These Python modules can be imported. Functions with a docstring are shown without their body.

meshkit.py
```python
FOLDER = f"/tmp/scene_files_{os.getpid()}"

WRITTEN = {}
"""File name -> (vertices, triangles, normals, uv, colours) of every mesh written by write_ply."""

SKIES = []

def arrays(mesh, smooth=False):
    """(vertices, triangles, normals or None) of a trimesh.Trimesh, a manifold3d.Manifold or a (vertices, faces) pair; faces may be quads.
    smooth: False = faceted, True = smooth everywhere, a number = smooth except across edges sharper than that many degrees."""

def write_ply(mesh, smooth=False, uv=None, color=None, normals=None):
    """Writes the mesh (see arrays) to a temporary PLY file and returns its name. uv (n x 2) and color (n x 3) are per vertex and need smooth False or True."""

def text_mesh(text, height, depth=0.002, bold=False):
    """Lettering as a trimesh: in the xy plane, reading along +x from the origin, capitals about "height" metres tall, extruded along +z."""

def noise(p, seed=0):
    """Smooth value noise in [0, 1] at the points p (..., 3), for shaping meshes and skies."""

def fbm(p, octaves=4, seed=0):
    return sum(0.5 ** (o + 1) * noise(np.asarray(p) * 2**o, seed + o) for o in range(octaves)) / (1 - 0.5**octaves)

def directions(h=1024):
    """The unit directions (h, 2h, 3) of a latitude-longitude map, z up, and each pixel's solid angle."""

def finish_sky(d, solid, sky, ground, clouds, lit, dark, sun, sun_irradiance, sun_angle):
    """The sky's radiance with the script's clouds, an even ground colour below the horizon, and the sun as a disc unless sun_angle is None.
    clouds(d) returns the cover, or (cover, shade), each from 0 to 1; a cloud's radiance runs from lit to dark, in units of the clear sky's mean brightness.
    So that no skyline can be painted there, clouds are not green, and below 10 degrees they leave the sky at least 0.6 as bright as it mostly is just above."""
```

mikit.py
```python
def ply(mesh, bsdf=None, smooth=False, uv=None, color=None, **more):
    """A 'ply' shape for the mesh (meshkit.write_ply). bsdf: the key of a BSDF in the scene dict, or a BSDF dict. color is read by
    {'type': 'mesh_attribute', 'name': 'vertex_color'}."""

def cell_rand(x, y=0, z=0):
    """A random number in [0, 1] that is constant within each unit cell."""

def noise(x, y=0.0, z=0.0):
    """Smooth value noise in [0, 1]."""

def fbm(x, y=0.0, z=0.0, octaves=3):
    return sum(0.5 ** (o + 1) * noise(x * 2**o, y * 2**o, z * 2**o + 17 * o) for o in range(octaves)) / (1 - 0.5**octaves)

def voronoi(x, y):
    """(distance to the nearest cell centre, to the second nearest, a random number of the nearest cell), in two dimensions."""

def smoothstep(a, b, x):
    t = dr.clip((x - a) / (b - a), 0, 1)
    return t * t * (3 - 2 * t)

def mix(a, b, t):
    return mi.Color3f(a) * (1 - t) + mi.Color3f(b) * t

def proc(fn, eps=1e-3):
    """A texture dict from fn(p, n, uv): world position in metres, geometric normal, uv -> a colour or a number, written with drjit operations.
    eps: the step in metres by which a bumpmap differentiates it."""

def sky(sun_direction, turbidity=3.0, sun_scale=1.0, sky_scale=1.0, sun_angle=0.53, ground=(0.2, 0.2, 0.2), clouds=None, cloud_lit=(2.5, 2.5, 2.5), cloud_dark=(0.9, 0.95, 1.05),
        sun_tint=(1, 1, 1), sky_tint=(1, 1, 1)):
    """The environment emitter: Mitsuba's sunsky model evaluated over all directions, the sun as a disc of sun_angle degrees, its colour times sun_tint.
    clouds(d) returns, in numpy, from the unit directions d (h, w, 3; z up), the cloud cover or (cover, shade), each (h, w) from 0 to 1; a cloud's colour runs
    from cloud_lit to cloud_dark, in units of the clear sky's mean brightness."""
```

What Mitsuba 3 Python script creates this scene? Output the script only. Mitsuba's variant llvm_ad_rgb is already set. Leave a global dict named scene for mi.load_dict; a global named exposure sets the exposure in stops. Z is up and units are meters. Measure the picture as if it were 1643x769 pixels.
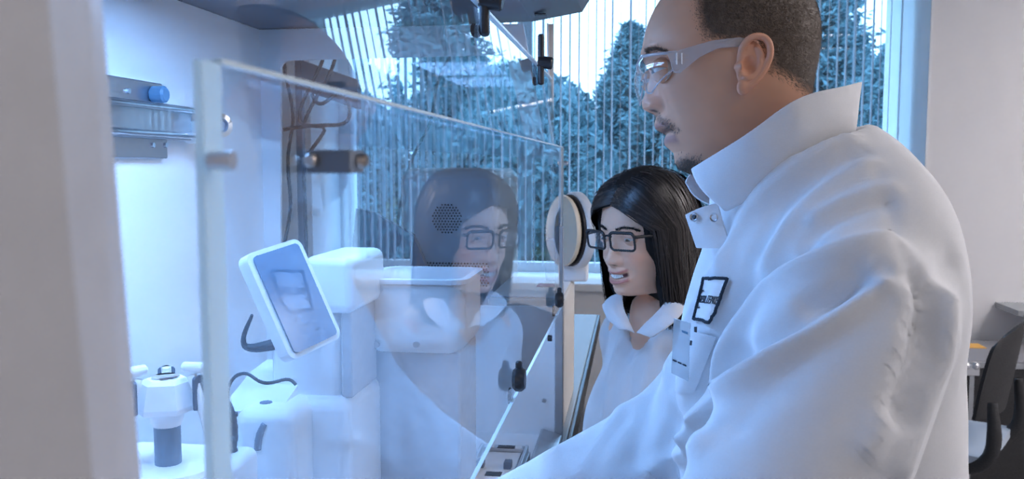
import math, random
import numpy as np, trimesh, manifold3d as m3, shapely.geometry as sg, drjit as dr
import mitsuba as mi, mikit, meshkit
from scipy.interpolate import PchipInterpolator, CubicSpline
from scipy.spatial import cKDTree
from trimesh.creation import box as tbox, cylinder as tcyl, extrude_polygon
RNG = np.random.default_rng(7); random.seed(7)
T = mi.ScalarTransform4f
scene, labels = {}, {}

# ------------------------------------------------------------------ camera, sky, lights, exposure
F = 1400.0                                             # focal length in pixels of the 1643 x 769 frame
YAW, PITCH = math.radians(7.95), math.radians(4.88)
CAM = np.array([0.0, 0.0, 1.5])
FWD = np.array([-math.sin(YAW)*math.cos(PITCH), math.cos(YAW)*math.cos(PITCH), -math.sin(PITCH)])
RIGHT = np.array([math.cos(YAW), math.sin(YAW), 0.0]); UP = np.cross(RIGHT, FWD)
scene['camera'] = {'type': 'thinlens', 'fov': math.degrees(2*math.atan(1643/2/F)), 'fov_axis': 'x', 'near_clip': 0.03, 'far_clip': 300.0,
                   'aperture_radius': 0.0013, 'focus_distance': 1.05,
                   'to_world': T().look_at(origin=CAM.tolist(), target=(CAM+FWD).tolist(), up=[0, 0, 1])}
exposure = 0.22
def clouds(d):
    p = d/np.maximum(d[..., 2:3], .08)
    return .55+.45*meshkit.fbm(p*.5, 4, 1), .5*meshkit.fbm(p*.9, 3, 4)
scene['sky'] = mikit.sky((-0.55, -0.75, 0.42), turbidity=4.0, sun_scale=0.0, sky_scale=26.0, ground=(0.10, 0.12, 0.10), sky_tint=(0.85, 1.0, 1.4), clouds=clouds, cloud_lit=(1.1, 1.45, 2.0), cloud_dark=(.75, 1.05, 1.55))
LAMP_ROOM = [13.6, 12.7, 12.7]
LAMP_HOOD = [4.3, 8.8, 17.5]

def ray(px, py):
    return FWD + RIGHT*((px-821.5)/F) - UP*((py-384.5)/F)
def PY(px, py, Y):
    d = ray(px, py); return CAM + d*((Y-CAM[1])/d[1])
def PX(px, py, X):
    d = ray(px, py); return CAM + d*((X-CAM[0])/d[0])
def PZ(px, py, Z):
    d = ray(px, py); return CAM + d*((Z-CAM[2])/d[2])

# ------------------------------------------------------------------ helpers
def bsdf(name, d, two=True):
    scene[name] = {'type': 'twosided', 'bsdf': d} if two else d
def rgb(*c): return {'type': 'rgb', 'value': list(c)}
def princ(name, c, rough=.5, metal=0.0, spec=.5, **k):
    bsdf(name, {'type': 'principled', 'base_color': c if isinstance(c, dict) else rgb(*c), 'roughness': rough, 'metallic': metal, 'specular': spec, **k})
def used(key): return key in scene or key in labels or any(k.startswith(key+'__') for k in scene)
def numbered(name):
    if not used(name): return name
    k = 1
    while used(f'{name}_{k:03d}'): k += 1
    return f'{name}_{k:03d}'
def obj(name, mesh, mat, parent=None, smooth=False, label=None, cat=None, group=None, kind=None, **more):
    key = numbered(parent+'__'+name if parent else name)
    if isinstance(mesh, dict): scene[key] = {**mesh, **more}
    else: scene[key] = mikit.ply(mesh, mat, smooth=smooth, **more)
    tag(key, label, cat, group, kind)
    return key
def tag(key, label=None, cat=None, group=None, kind=None):
    d = {k: v for k, v in (('label', label), ('category', cat), ('group', group), ('kind', kind)) if v}
    if d: labels[key] = d
def thing(name, label, cat, group=None):
    key = numbered(name); tag(key, label, cat, group); return key
def cat(ms): return trimesh.util.concatenate(ms)
def bx(x0, x1, y0, y1, z0, z1, r=0.0):
    lo, hi = np.minimum([x0, y0, z0], [x1, y1, z1]), np.maximum([x0, y0, z0], [x1, y1, z1])
    if r <= 0:
        m = tbox(hi-lo); m.apply_translation((lo+hi)/2); return m
    r = min(r, .49*min(hi-lo))
    s = m3.Manifold.sphere(r, 16)
    hull = m3.Manifold.batch_hull([s.translate([ (lo[0]+r, hi[0]-r)[a], (lo[1]+r, hi[1]-r)[b], (lo[2]+r, hi[2]-r)[c]]) for a in (0, 1) for b in (0, 1) for c in (0, 1)])
    return man(hull)
def man(m):
    q = m.to_mesh(); return trimesh.Trimesh(q.vert_properties[:, :3].astype(float), q.tri_verts, process=False)
def frame_to(z, x=None):
    z = np.asarray(z, float)/np.linalg.norm(z)
    x = np.array([1., 0, 0]) if x is None else np.asarray(x, float)
    if abs(np.dot(x/np.linalg.norm(x), z)) > .98: x = np.array([0, 0, 1.])
    x = x - z*np.dot(x, z); x /= np.linalg.norm(x)
    M = np.eye(4); M[:3, 0], M[:3, 1], M[:3, 2] = x, np.cross(z, x), z
    return M
def cylm(p, q, r, n=24, r2=None, bevel=0.0):
    p, q = np.asarray(p, float), np.asarray(q, float); L = np.linalg.norm(q-p); r2 = r if r2 is None else r2
    prof = [[0, 0], [r-bevel, 0], [r, bevel], [r2, L-bevel], [r2-bevel, L], [0, L]] if bevel > 0 else [[0, 0], [r, 0], [r2, L], [0, L]]
    m = trimesh.creation.revolve(np.array(prof), sections=n)
    M = frame_to(q-p); M[:3, 3] = p; m.apply_transform(M); return m
def lathe(prof, p, axis=(0, 0, 1), n=32):
    m = trimesh.creation.revolve(np.array(prof, float), sections=n)
    M = frame_to(axis); M[:3, 3] = p; m.apply_transform(M); return m
def tube(pts, r, n=8, k=6, closed=False):
    pts = np.asarray(pts, float)
    if len(pts) > 2 and k > 1:
        t = np.r_[0, np.cumsum(np.linalg.norm(np.diff(pts, axis=0), axis=1))]
        pts = CubicSpline(t, pts)(np.linspace(0, t[-1], (len(pts)-1)*k+1))
    tg = np.gradient(pts, axis=0); tg /= np.linalg.norm(tg, axis=1, keepdims=True)
    a = np.cross(tg[0], [0, 0, 1.0]) if abs(tg[0][2]) < .9 else np.cross(tg[0], [1., 0, 0]); a /= np.linalg.norm(a)
    V, ang = [], np.arange(n)*2*np.pi/n
    rr = np.broadcast_to(r, (len(pts),)) if np.ndim(r) == 0 or len(r) == len(pts) else np.interp(np.linspace(0, 1, len(pts)), np.linspace(0, 1, len(r)), r)
    for p, t, q in zip(pts, tg, rr):
        a = a - t*np.dot(a, t); a /= np.linalg.norm(a); b = np.cross(t, a)
        V.append(p + q*(np.cos(ang)[:, None]*a + np.sin(ang)[:, None]*b))
    V = np.vstack(V); m = len(pts); f = []
    i, j = np.meshgrid(np.arange(m-1), np.arange(n), indexing='ij'); i, j = i.ravel(), j.ravel(); j2 = (j+1) % n
    f = np.vstack([np.stack([i*n+j, i*n+j2, (i+1)*n+j2], 1), np.stack([i*n+j, (i+1)*n+j2, (i+1)*n+j], 1)])
    c0, c1 = len(V), len(V)+1; V = np.vstack([V, pts[0], pts[-1]])
    jj = np.arange(n); f = np.vstack([f, np.stack([np.full(n, c0), (jj+1) % n, jj], 1), np.stack([np.full(n, c1), (m-1)*n+jj, (m-1)*n+(jj+1) % n], 1)])
    return trimesh.Trimesh(V, f, process=False)
def rrect(w, h, r, n=6):
    return sg.box(-w/2+r, -h/2+r, w/2-r, h/2-r).buffer(r, quad_segs=n)
def plate(poly, depth, origin, u, v):
    """A polygon drawn in (u, v) from origin, extruded by depth along u x v."""
    m = extrude_polygon(poly, depth, engine='earcut')
    u, v = np.asarray(u, float), np.asarray(v, float)
    M = np.eye(4); M[:3, 0], M[:3, 1], M[:3, 2], M[:3, 3] = u, v, np.cross(u, v), origin
    m.apply_transform(M); return m
def xf(m, M):
    m = m.copy(); m.apply_transform(M); return m
def rot(deg, axis, p=(0, 0, 0)): return trimesh.transformations.rotation_matrix(math.radians(deg), axis, p)

# ------------------------------------------------------------------ materials
def speck(a, b, sc, amt=1.0):
    a, b = mi.Color3f(*a), mi.Color3f(*b)
    return mikit.proc(lambda p, n, uv: mikit.mix(a, b, mikit.fbm(p.x*sc, p.y*sc, p.z*sc)*amt))
princ('m_wall', speck((.80, .79, .80), (.84, .83, .835), 3.0), .85, spec=.2)
princ('m_ceiling', (.75, .75, .74), .9, spec=.1)
princ('m_floor', speck((.26, .27, .29), (.32, .33, .35), 9.0), .45)
princ('m_reveal', (.78, .80, .82), .6)
princ('m_hood_white', speck((.80, .82, .84), (.84, .85, .86), 6.0), .35)
princ('m_white_plastic', (.82, .84, .86), .32)
princ('m_device_white', (.80, .81, .82), .42)
princ('m_beige', (.66, .62, .57), .45)
princ('m_cream', (.78, .66, .50), .45)
princ('m_grey_paint', speck((.375, .37, .38), (.41, .405, .415), 60.0), .55)
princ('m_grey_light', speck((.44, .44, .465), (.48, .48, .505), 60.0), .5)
princ('m_canopy', (.10, .105, .125), .35)
princ('m_black', (.018, .018, .02), .35)
princ('m_black_soft', speck((.016, .016, .018), (.03, .03, .032), 300.0), .7)
princ('m_rubber', (.05, .06, .075), .6)
princ('m_dark_screen', (.02, .03, .045), .12)
princ('m_slate', (.13, .16, .21), .45)
princ('m_steel', (.62, .63, .65), .28, 1.0)
princ('m_brushed', speck((.48, .50, .53), (.60, .62, .64), 30.0), .36, 1.0)
princ('m_chrome', (.80, .80, .82), .08, 1.0)
princ('m_brass', (.58, .50, .44), .22, 1.0)
princ('m_blue_knob', (.09, .20, .32), .4)
princ('m_taupe', (.17, .155, .15), .5)
princ('m_seat_blue', (.36, .42, .50), .7)
princ('m_bench', (.30, .32, .34), .4)
princ('m_orange', (.75, .40, .08), .5)
princ('m_purple', (.25, .08, .30), .5)
bsdf('m_slat', {'type': 'principledthin', 'base_color': rgb(.72, .80, .86), 'roughness': .6, 'diff_trans': .6}, False)
bsdf('m_strip', {'type': 'principledthin', 'base_color': rgb(.80, .92, .95), 'roughness': .3, 'diff_trans': 1.1}, False)
def smudge(p, n, uv):                                   # wiped dust on the clear plastic
    a = mikit.fbm(p.y*3 + p.z*6, p.y*11 - p.z*9, p.x*3, 3); b = mikit.fbm(p.y*7, p.z*7, p.x*7, 2)
    return .020 + .055*mikit.smoothstep(.35, .8, a*.6+b*.4)
bsdf('m_pane', {'type': 'blendbsdf', 'weight': mikit.proc(smudge), 'a': {'type': 'thindielectric', 'int_ior': 1.49, 'specular_transmittance': rgb(.86, .94, 1.0)},
                'b': {'type': 'twosided', 'bsdf': {'type': 'diffuse', 'reflectance': rgb(.75, .82, .88)}}}, False)
bsdf('m_pane_clean', {'type': 'thindielectric', 'int_ior': 1.49, 'specular_transmittance': rgb(.86, .94, 1.0)}, False)
bsdf('m_window_glass', {'type': 'thindielectric', 'int_ior': 1.52, 'specular_transmittance': rgb(.64, .88, 1.0)}, False)
bsdf('m_clear', {'type': 'thindielectric', 'int_ior': 1.49}, False)

# ------------------------------------------------------------------ the room
EYE = 1.5
XL, XR, YB, YW, YG, ZC = -3.2, 3.4, -7.2, 4.2, 4.62, 2.75
WX0, WX1, WZ0, WZ1 = -1.50, PY(1440, 265, YG)[0], .93, 2.62
obj('floor', bx(XL-.2, XR+.2, YB-.2, YG+.3, -.1, 0), 'm_floor', kind='structure')
obj('ceiling', bx(XL-.2, XR+.2, YB-.2, YG+.3, ZC, ZC+.1), 'm_ceiling', kind='structure')
obj('wall_left', bx(XL-.2, XL, YB-.2, YG+.3, 0, ZC), 'm_wall', kind='structure')
obj('wall_right', bx(XR, XR+.2, YB-.2, YG+.3, 0, ZC), 'm_wall', kind='structure')
obj('wall_back', bx(XL, XR, YB-.2, YB, 0, ZC), 'm_wall', kind='structure')
WXJ = PY(1486, 265, YW)[0]
w = sg.Polygon([(XL, 0), (XR, 0), (XR, ZC), (XL, ZC)]).difference(sg.box(WX0-.1, WZ0, WX1, WZ1))
obj('wall_front', plate(w, YG+.3-YW, (0, YG+.3, 0), (1, 0, 0), (0, 0, 1)), 'm_wall', kind='structure')
win = 'window_1'
fr = sg.box(WX0-.1, WZ0, WX1, WZ1).difference(sg.box(WX0-.02, WZ0+.05, WX1-.004, WZ1-.05))
obj('window_frame', plate(fr, .06, (0, YG+.06, 0), (1, 0, 0), (0, 0, 1)), 'm_reveal', win)
for a, b in ((WX0-.02, -.60), (-.54, WX1-.004)):
    obj('pane', plate(sg.box(a, WZ0+.05, b, WZ1-.05), .001, (0, YG+.03, 0), (1, 0, 0), (0, 0, 1)), {'type': 'ref', 'id': 'm_window_glass'}, win)
    v = np.array([[a, YG+.03, WZ0+.05], [b, YG+.03, WZ0+.05], [b, YG+.03, WZ1-.05], [a, YG+.03, WZ1-.05]])
    scene[[k for k in scene if k.startswith(win+'__pane')][-1]] = mikit.ply((v, np.array([[0, 1, 2, 3]])), 'm_window_glass')
obj('mullion', bx(-.60, -.54, YG, YG+.06, WZ0+.05, WZ1-.05), 'm_reveal', win)
obj('window_sill', bx(WX0-.1, WX1, YW-.03, YG, WZ0-.04, WZ0, .008), 'm_reveal', win, smooth=40)
obj('window_jamb', bx(WX1, WX1+.002, YW+.001, YG, WZ0, WZ1), 'm_reveal', win)
obj('window_reveal', bx(WX1-.002, WXJ+.003, YW-.004, YW+.012, WZ0-.04, WZ1, .002), 'm_reveal', win)
tag(win, kind='structure')
obj('baseboard_front', bx(.2, XR, YW-.015, YW, 0, .1), 'm_grey_paint', kind='structure')

# ------------------------------------------------------------------ vertical blinds
bl = thing('vertical_blind', 'pale vertical blind with its narrow slats turned edge-on, hanging across the whole window', 'blind')
obj('head_rail', bx(WX0, WX1-.02, YW+.21, YW+.27, WZ1-.06, WZ1, .006), 'm_reveal', bl, smooth=40)
slat = bx(-.0014, .0014, -.021, .021, WZ0+.05, WZ1-.06)
slat_ply = mikit.ply(slat, 'm_slat')
x = WX0+.03; k = 0
while x < WX1-.03:
    ang = RNG.normal(0, 6) - 4
    key = numbered(bl+'__slat')
    scene[key] = {**slat_ply, 'to_world': T().translate([x, YW+.24, 0]).rotate([0, 0, 1], ang)}
    x += .043 + RNG.normal(0, .004); k += 1

# ------------------------------------------------------------------ ceiling lamps
def lamp(cx, cy, L, W, label, along='x', group=None):
    t = thing('ceiling_light', label, 'ceiling light', group)
    hx, hy = (L/2, W/2) if along == 'x' else (W/2, L/2)
    b = sg.box(-hx-.02, -hy-.02, hx+.02, hy+.02).difference(sg.box(-hx, -hy, hx, hy))
    obj('housing', plate(b, .05, (cx, cy, ZC-.05), (1, 0, 0), (0, 1, 0)), 'm_white_plastic', t)
    v = np.array([[cx-hx, cy-hy, ZC-.03], [cx-hx, cy+hy, ZC-.03], [cx+hx, cy+hy, ZC-.03], [cx+hx, cy-hy, ZC-.03]])
    obj('diffuser', mikit.ply((v, np.array([[0, 1, 2, 3]])), 'm_white_plastic', emitter={'type': 'area', 'radiance': rgb(*LAMP_ROOM)}), None, t)
LG = 'linear lights on the ceiling beside the viewer'
lamp(1.60, .74, 1.40, .13, 'long white linear ceiling light mirrored as the higher bright streak in the clear hood', group=LG)
lamp(1.68, -.20, 1.45, .13, 'long white linear ceiling light mirrored as the lower bright streak in the clear hood', group=LG)
lamp(-.95, -2.1, .35, .35, 'small square ceiling light panel mirrored in the window to the left of the man')
lamp(2.85, 1.7, .9, .7, 'broad ceiling light panel above and to the right of the man')
lamp(2.75, 2.9, .8, .5, 'unseen ceiling light panel added to brighten the white wall, above the black chair and the flight case')  # unseen panel, added to brighten the wall at the right
lamp(1.2, -4.4, 1.2, .6, 'broad ceiling light panel far behind the viewer')

# ------------------------------------------------------------------ lab bench
BZ = .95
bench = thing('lab_bench', 'grey lab bench with a dark front edge carrying the clear hood and the instruments', 'bench')
obj('worktop', bx(-1.25, -.128, -.6, 3.2, BZ-.04, BZ, .004), 'm_bench', bench, smooth=40)
obj('edge_rail', bx(-.128, -.118, -.6, 3.2, BZ-.05, BZ-.0005, .003), 'm_black', bench, smooth=40)
for y in (-.5, .9, 2.2, 3.1):
    for xx in (-.22, -1.2): obj('leg', bx(xx, xx+.05, y, y+.05, 0, BZ-.04), 'm_steel', bench)

# ------------------------------------------------------------------ the clear hood
HX, HB, YE, YN = -.14, -.752, 1.70, .10          # sash plane, back wall, far end, near end
ZT = EYE + .272
hood = thing('hood', 'large clear-fronted safety hood with white inner walls and a dark canopy on the bench', 'hood')
obj('floor_panel', bx(HB-.02, HX-.04, YN, YE, BZ, BZ+.012), 'm_hood_white', hood)
obj('rear_panel', bx(HB-.02, HB, YN, YE+.02, BZ+.012, ZT), 'm_hood_white', hood)
# far end panel with two clear cut-outs parted by a leaning strip; drawn in (X, Z) at the far end
def ez(px, py): q = PY(px, py, YE); return (q[0], q[2])
outl = sg.Polygon([(HB, BZ+.012), (HX, BZ+.012), (HX, ez(905, 236)[1]), ez(883, 228), ez(880, -40)[0:1]+(ZT,), (HB, ZT)])
cut1 = sg.Polygon([ez(450, 97), ez(812, 88), ez(850, 250), ez(896, 250), ez(896, 492), ez(450, 488)]).buffer(-.02).buffer(.02, quad_segs=8)
cut2 = sg.Polygon([ez(834, 8), ez(877, 8), ez(880, 232), ez(874, 232)]).buffer(-.004).buffer(.004, quad_segs=8)
ep = obj('end_panel', plate(outl.difference(cut1).difference(cut2), .008, (0, YE+.008, 0), (1, 0, 0), (0, 0, 1)), 'm_hood_white', hood)
for c in (cut1, cut2):
    tri = trimesh.creation.triangulate_polygon(c.buffer(.002), engine='earcut')
    v = np.column_stack([tri[0][:, 0], np.full(len(tri[0]), YE+.004), tri[0][:, 1]])
    obj('pane', mikit.ply((v, tri[1]), 'm_pane_clean'), None, hood)
# front post of the far end: metal strip
obj('end_post', bx(HX-.012, HX+.004, YE-.002, YE+.02, BZ, EYE-.12, .002), 'm_brushed', hood, smooth=40)
obj('end_trim', bx(-.168, -.158, YE+.009, YE+.02, EYE+.0, ZT), 'm_beige', hood)
q = PX(873, 643, HX-.03)
obj('screw', lathe([[0, 0], [.0045, 0], [.0045, .002], [.003, .004], [0, .004]], (PY(873, 643, YE)[0], YE, PY(873, 643, YE)[2]), (0, -1, 0), 16), 'm_steel', hood, smooth=40)
# canopy: a thick dark roof that overhangs the front
can = sg.Polygon([(HB-.02, ZT), (-.20, ZT+.012), (-.105, ZT+.028), (-.085, ZT+.06), (-.085, ZT+.09), (HB-.02, ZT+.09)])
obj('canopy', plate(can, YE+.05-YN, (0, YE+.05, 0), (1, 0, 0), (0, 0, 1)), 'm_canopy', hood)
for yy in (.58, .955):
    obj('light_bar', bx(-.56, -.34, yy, yy+.34, ZT-.02, ZT, .004), 'm_white_plastic', hood, smooth=40)
    v = np.array([[-.55, yy+.01, ZT-.0205], [-.55, yy+.33, ZT-.0205], [-.35, yy+.33, ZT-.0205], [-.35, yy+.01, ZT-.0205]])
    obj('light_diffuser', mikit.ply((v, np.array([[0, 1, 2, 3]])), 'm_white_plastic', emitter={'type': 'area', 'radiance': rgb(*LAMP_HOOD)}), None, hood)
# rounded front lip of the deck
lip = sg.Polygon([(-.174, 0), (-.141, 0), (-.141, .004), (-.174, .014)]).buffer(.005, quad_segs=6)
obj('front_lip', plate(lip, YE-YN-.01, (0, YE-.004, BZ+.006), (1, 0, 0), (0, 0, 1)), 'm_brushed', hood, smooth=30)

# near end: grey upright; its front-lit bevel is painted a lighter grey
def col(pts_top, pts_bot, z0, z1):
    n = len(pts_top); V = np.vstack([np.column_stack([pts_bot, np.full(n, z0)]), np.column_stack([pts_top, np.full(n, z1)])])
    f = [[i, (i+1) % n, n+(i+1) % n] for i in range(n)] + [[i, n+(i+1) % n, n+i] for i in range(n)]
    f += [[0, i+1, i] for i in range(1, n-1)] + [[n, n+i, n+i+1] for i in range(1, n-1)]
    m = trimesh.Trimesh(V, np.array(f), process=False); m.fix_normals(); return m
def at_z(px, py, Y):     # the X of a leaning edge at depth Y: through two picture heights
    return PY(px, py, Y)
up = thing('upright', 'blurred grey upright with its lit edge painted lighter, close at the left', 'post')
def lean(px0, px1, Y):   # edge seen at px0 (top) and px1 (bottom) at depth Y, extended to z = BZ..1.9
    a, b = PY(px0, 0, Y), PY(px1, 769, Y)
    f = lambda z: a + (b-a)*((z-a[2])/(b[2]-a[2]))
    return f(BZ)[:2], f(1.9)[:2]
e1, e2 = lean(76, 148, .19), lean(163, 226, .245)
bot = [e1[0], e2[0], e2[0]+[-.16, .0], e1[0]+[-.13, -.055]]
top = [e1[1], e2[1], e2[1]+[-.16, .0], e1[1]+[-.13, -.055]]
obj('lit_edge_face', col([top[0], top[1], top[2]+[0, 0], top[0]+[-.13, .0]], [bot[0], bot[1], bot[2], bot[0]+[-.13, .0]], BZ, 1.9), 'm_grey_light', up)
obj('side_face', col([top[0]+[.0005, -.0005], top[0]+[-.13, -.0005], top[0]+[-.13, -.5], top[0]+[.0005, -.5]], [bot[0]+[.0005, -.0005], bot[0]+[-.13, -.0005], bot[0]+[-.13, -.5], bot[0]+[.0005, -.5]], BZ, 1.9), 'm_grey_paint', up)

# sash: one clear sheet hanging in front of the opening
ZS0, ZS1, YS1 = EYE-.279, EYE+.034, 1.71
YSN, YS0 = PX(321, 265, HX)[1], PX(352, 265, HX)[1]
sash = thing('sash', 'large clear plastic front sash of the hood mirroring the woman and the man', 'sash')
v = np.array([[HX, YS0, ZS0], [HX, YS1, ZS0], [HX, YS1, ZS1], [HX, YS0, ZS1]])
obj('sheet', mikit.ply((v, np.array([[0, 1, 2, 3]])), 'm_pane_clean'), None, sash)
princ('m_edge', (.62, .74, .80), .25)
for a in (bx(HX-.002, HX+.002, YS0, YS1, ZS1, ZS1+.0018), bx(HX-.002, HX+.002, YS0, YS1, ZS0-.0012, ZS0), bx(HX-.003, HX+.003, YS1, YS1+.002, ZS0, ZS1)):
    obj('polished_edge', a, 'm_edge', sash)
obj('edge_strip', bx(HX-.0015, HX+.0015, YSN, YS0, ZS0-.25, ZS1), 'm_strip', sash)
q = PX(328, 258, HX)
obj('screw', cylm((HX+.002, q[1], q[2]), (HX+.010, q[1], q[2]), .0032, 16), 'm_steel', sash, smooth=40)
q = PX(903, 262, HX)
obj('screw', cylm((HX-.010, q[1], q[2]), (HX+.010, q[1], q[2]), .004, 16, bevel=.001), 'm_chrome', sash, smooth=40)
def knob(px, py, s=1.0):
    q = PX(px, py, HX+.012)
    a = lathe([[0, 0], [.011*s, 0], [.0145*s, .004], [.0145*s, .010], [.011*s, .0145], [0, .0155]], (HX+.001, q[1], q[2]), (1, 0, 0), 32)
    k = obj('knob', a, 'm_black', sash, smooth=40)
    obj('wing', bx(HX+.004, HX+.012, q[1]-.004, q[1]+.004, q[2]+.010, q[2]+.022, .003), 'm_black', k, smooth=40)
    obj('clamp_pad', cat([lathe([[0, 0], [.010*s, 0], [.010*s, .004], [0, .004]], (HX-.001, q[1]+.005, q[2]-.022), (-1, 0, 0), 24)]), 'm_black', k, smooth=40)
knob(838, 609); knob(901, 481); 
q = PX(884, 544, HX-.02); obj('stop_pin', cylm((HX-.02, YE-.06, EYE-.33), (HX-.012, YE-.06, EYE-.33), .006, 20), 'm_black', hood, smooth=40)

# latch block with bolts standing off the sash
q0, q1 = PX(512, 258, HX), PX(586, 258, HX+.012)
lb = thing('latch_block', 'small dark metal latch block with brass bolts fixed to the clear sash', 'latch')
yb = PX(494, 258, HX)[1]
obj('block', bx(HX+.001, HX+.021, yb-.006, yb+.014, EYE-.0035, EYE+.0065, .001), 'm_slate', lb, smooth=40)
for o_, a_ in (((.0213, .004, .002), (1, 0, 0)), ((.0045, -.0063, .002), (0, -1, 0))):
    obj('bolt', lathe([[0, 0], [.0032, 0], [.0032, .003], [.0022, .0045], [0, .0045]], (HX+o_[0], yb+o_[1], EYE+o_[2]), a_, 16), 'm_brass', lb, smooth=40)

# upper sheet, hinged at its top edge, standing a little behind the sash
us = thing('upper_sheet', 'clear upper plastic sheet of the hood hung from two black hinges above the sash', 'sash')
xt, xb = -.160, -.146
zt, zb = EYE+.163, EYE+.01
v = np.array([[xb, .32, zb], [xb, 1.68, zb], [xt, 1.68, zt], [xt, .32, zt]])
obj('sheet', mikit.ply((v, np.array([[0, 1, 2, 3]])), 'm_pane_clean'), None, us)
obj('polished_edge', bx(xt-.003, xt+.003, .32, 1.68, zt, zt+.003), 'm_edge', us)
def hinge(px, py):
    q = PX(px, py, xt+.01); y = q[1]; z = zt
    h = obj('hinge', bx(xt+.002, xt+.012, y-.007, y+.007, z-.032, z+.05, .004), 'm_black', us, smooth=40)
    obj('pivot', cylm((xt+.002, y, z+.006), (xt+.026, y, z+.002), .010, 24, bevel=.002), 'm_black', h, smooth=40)
    obj('pad', cylm((xt-.006, y, z-.03), (xt-.002, y, z-.03), .011, 24), 'm_black', h, smooth=40)
    return q
hinge(782, 40); hinge(871, 116)
q = PY(868, 12, YE-.03)
obj('canopy_clip', bx(q[0]-.012, q[0]+.010, YE-.04, YE-.02, q[2]-.012, ZT+.01, .004), 'm_black', hood, smooth=40)

# ------------------------------------------------------------------ outside: lawn, conifers
princ('m_lawn', speck((.055, .075, .035), (.11, .13, .06), 1.2), .9, spec=.1)
bsdf('m_needles', {'type': 'principled', 'base_color': speck((.08, .17, .21), (.13, .25, .28), .9), 'roughness': .75, 'specular': .2})
princ('m_bark', (.09, .07, .055), .9)
g = np.stack(np.meshgrid(np.linspace(-36, 36, 60), np.linspace(5.2, 70, 60), indexing='ij'), -1).reshape(-1, 2)
hz = -.6 + .03*(g[:, 1]-5) + .5*meshkit.fbm(np.column_stack([g*.15, g[:, :1]*0]), 3)
gi, gj = [a.ravel() for a in np.meshgrid(np.arange(59), np.arange(59), indexing='ij')]
obj('lawn', (np.column_stack([g, hz]), np.stack([gi*60+gj, (gi+1)*60+gj, (gi+1)*60+gj+1, gi*60+gj+1], 1)), 'm_lawn', kind='structure', smooth=True)
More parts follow.
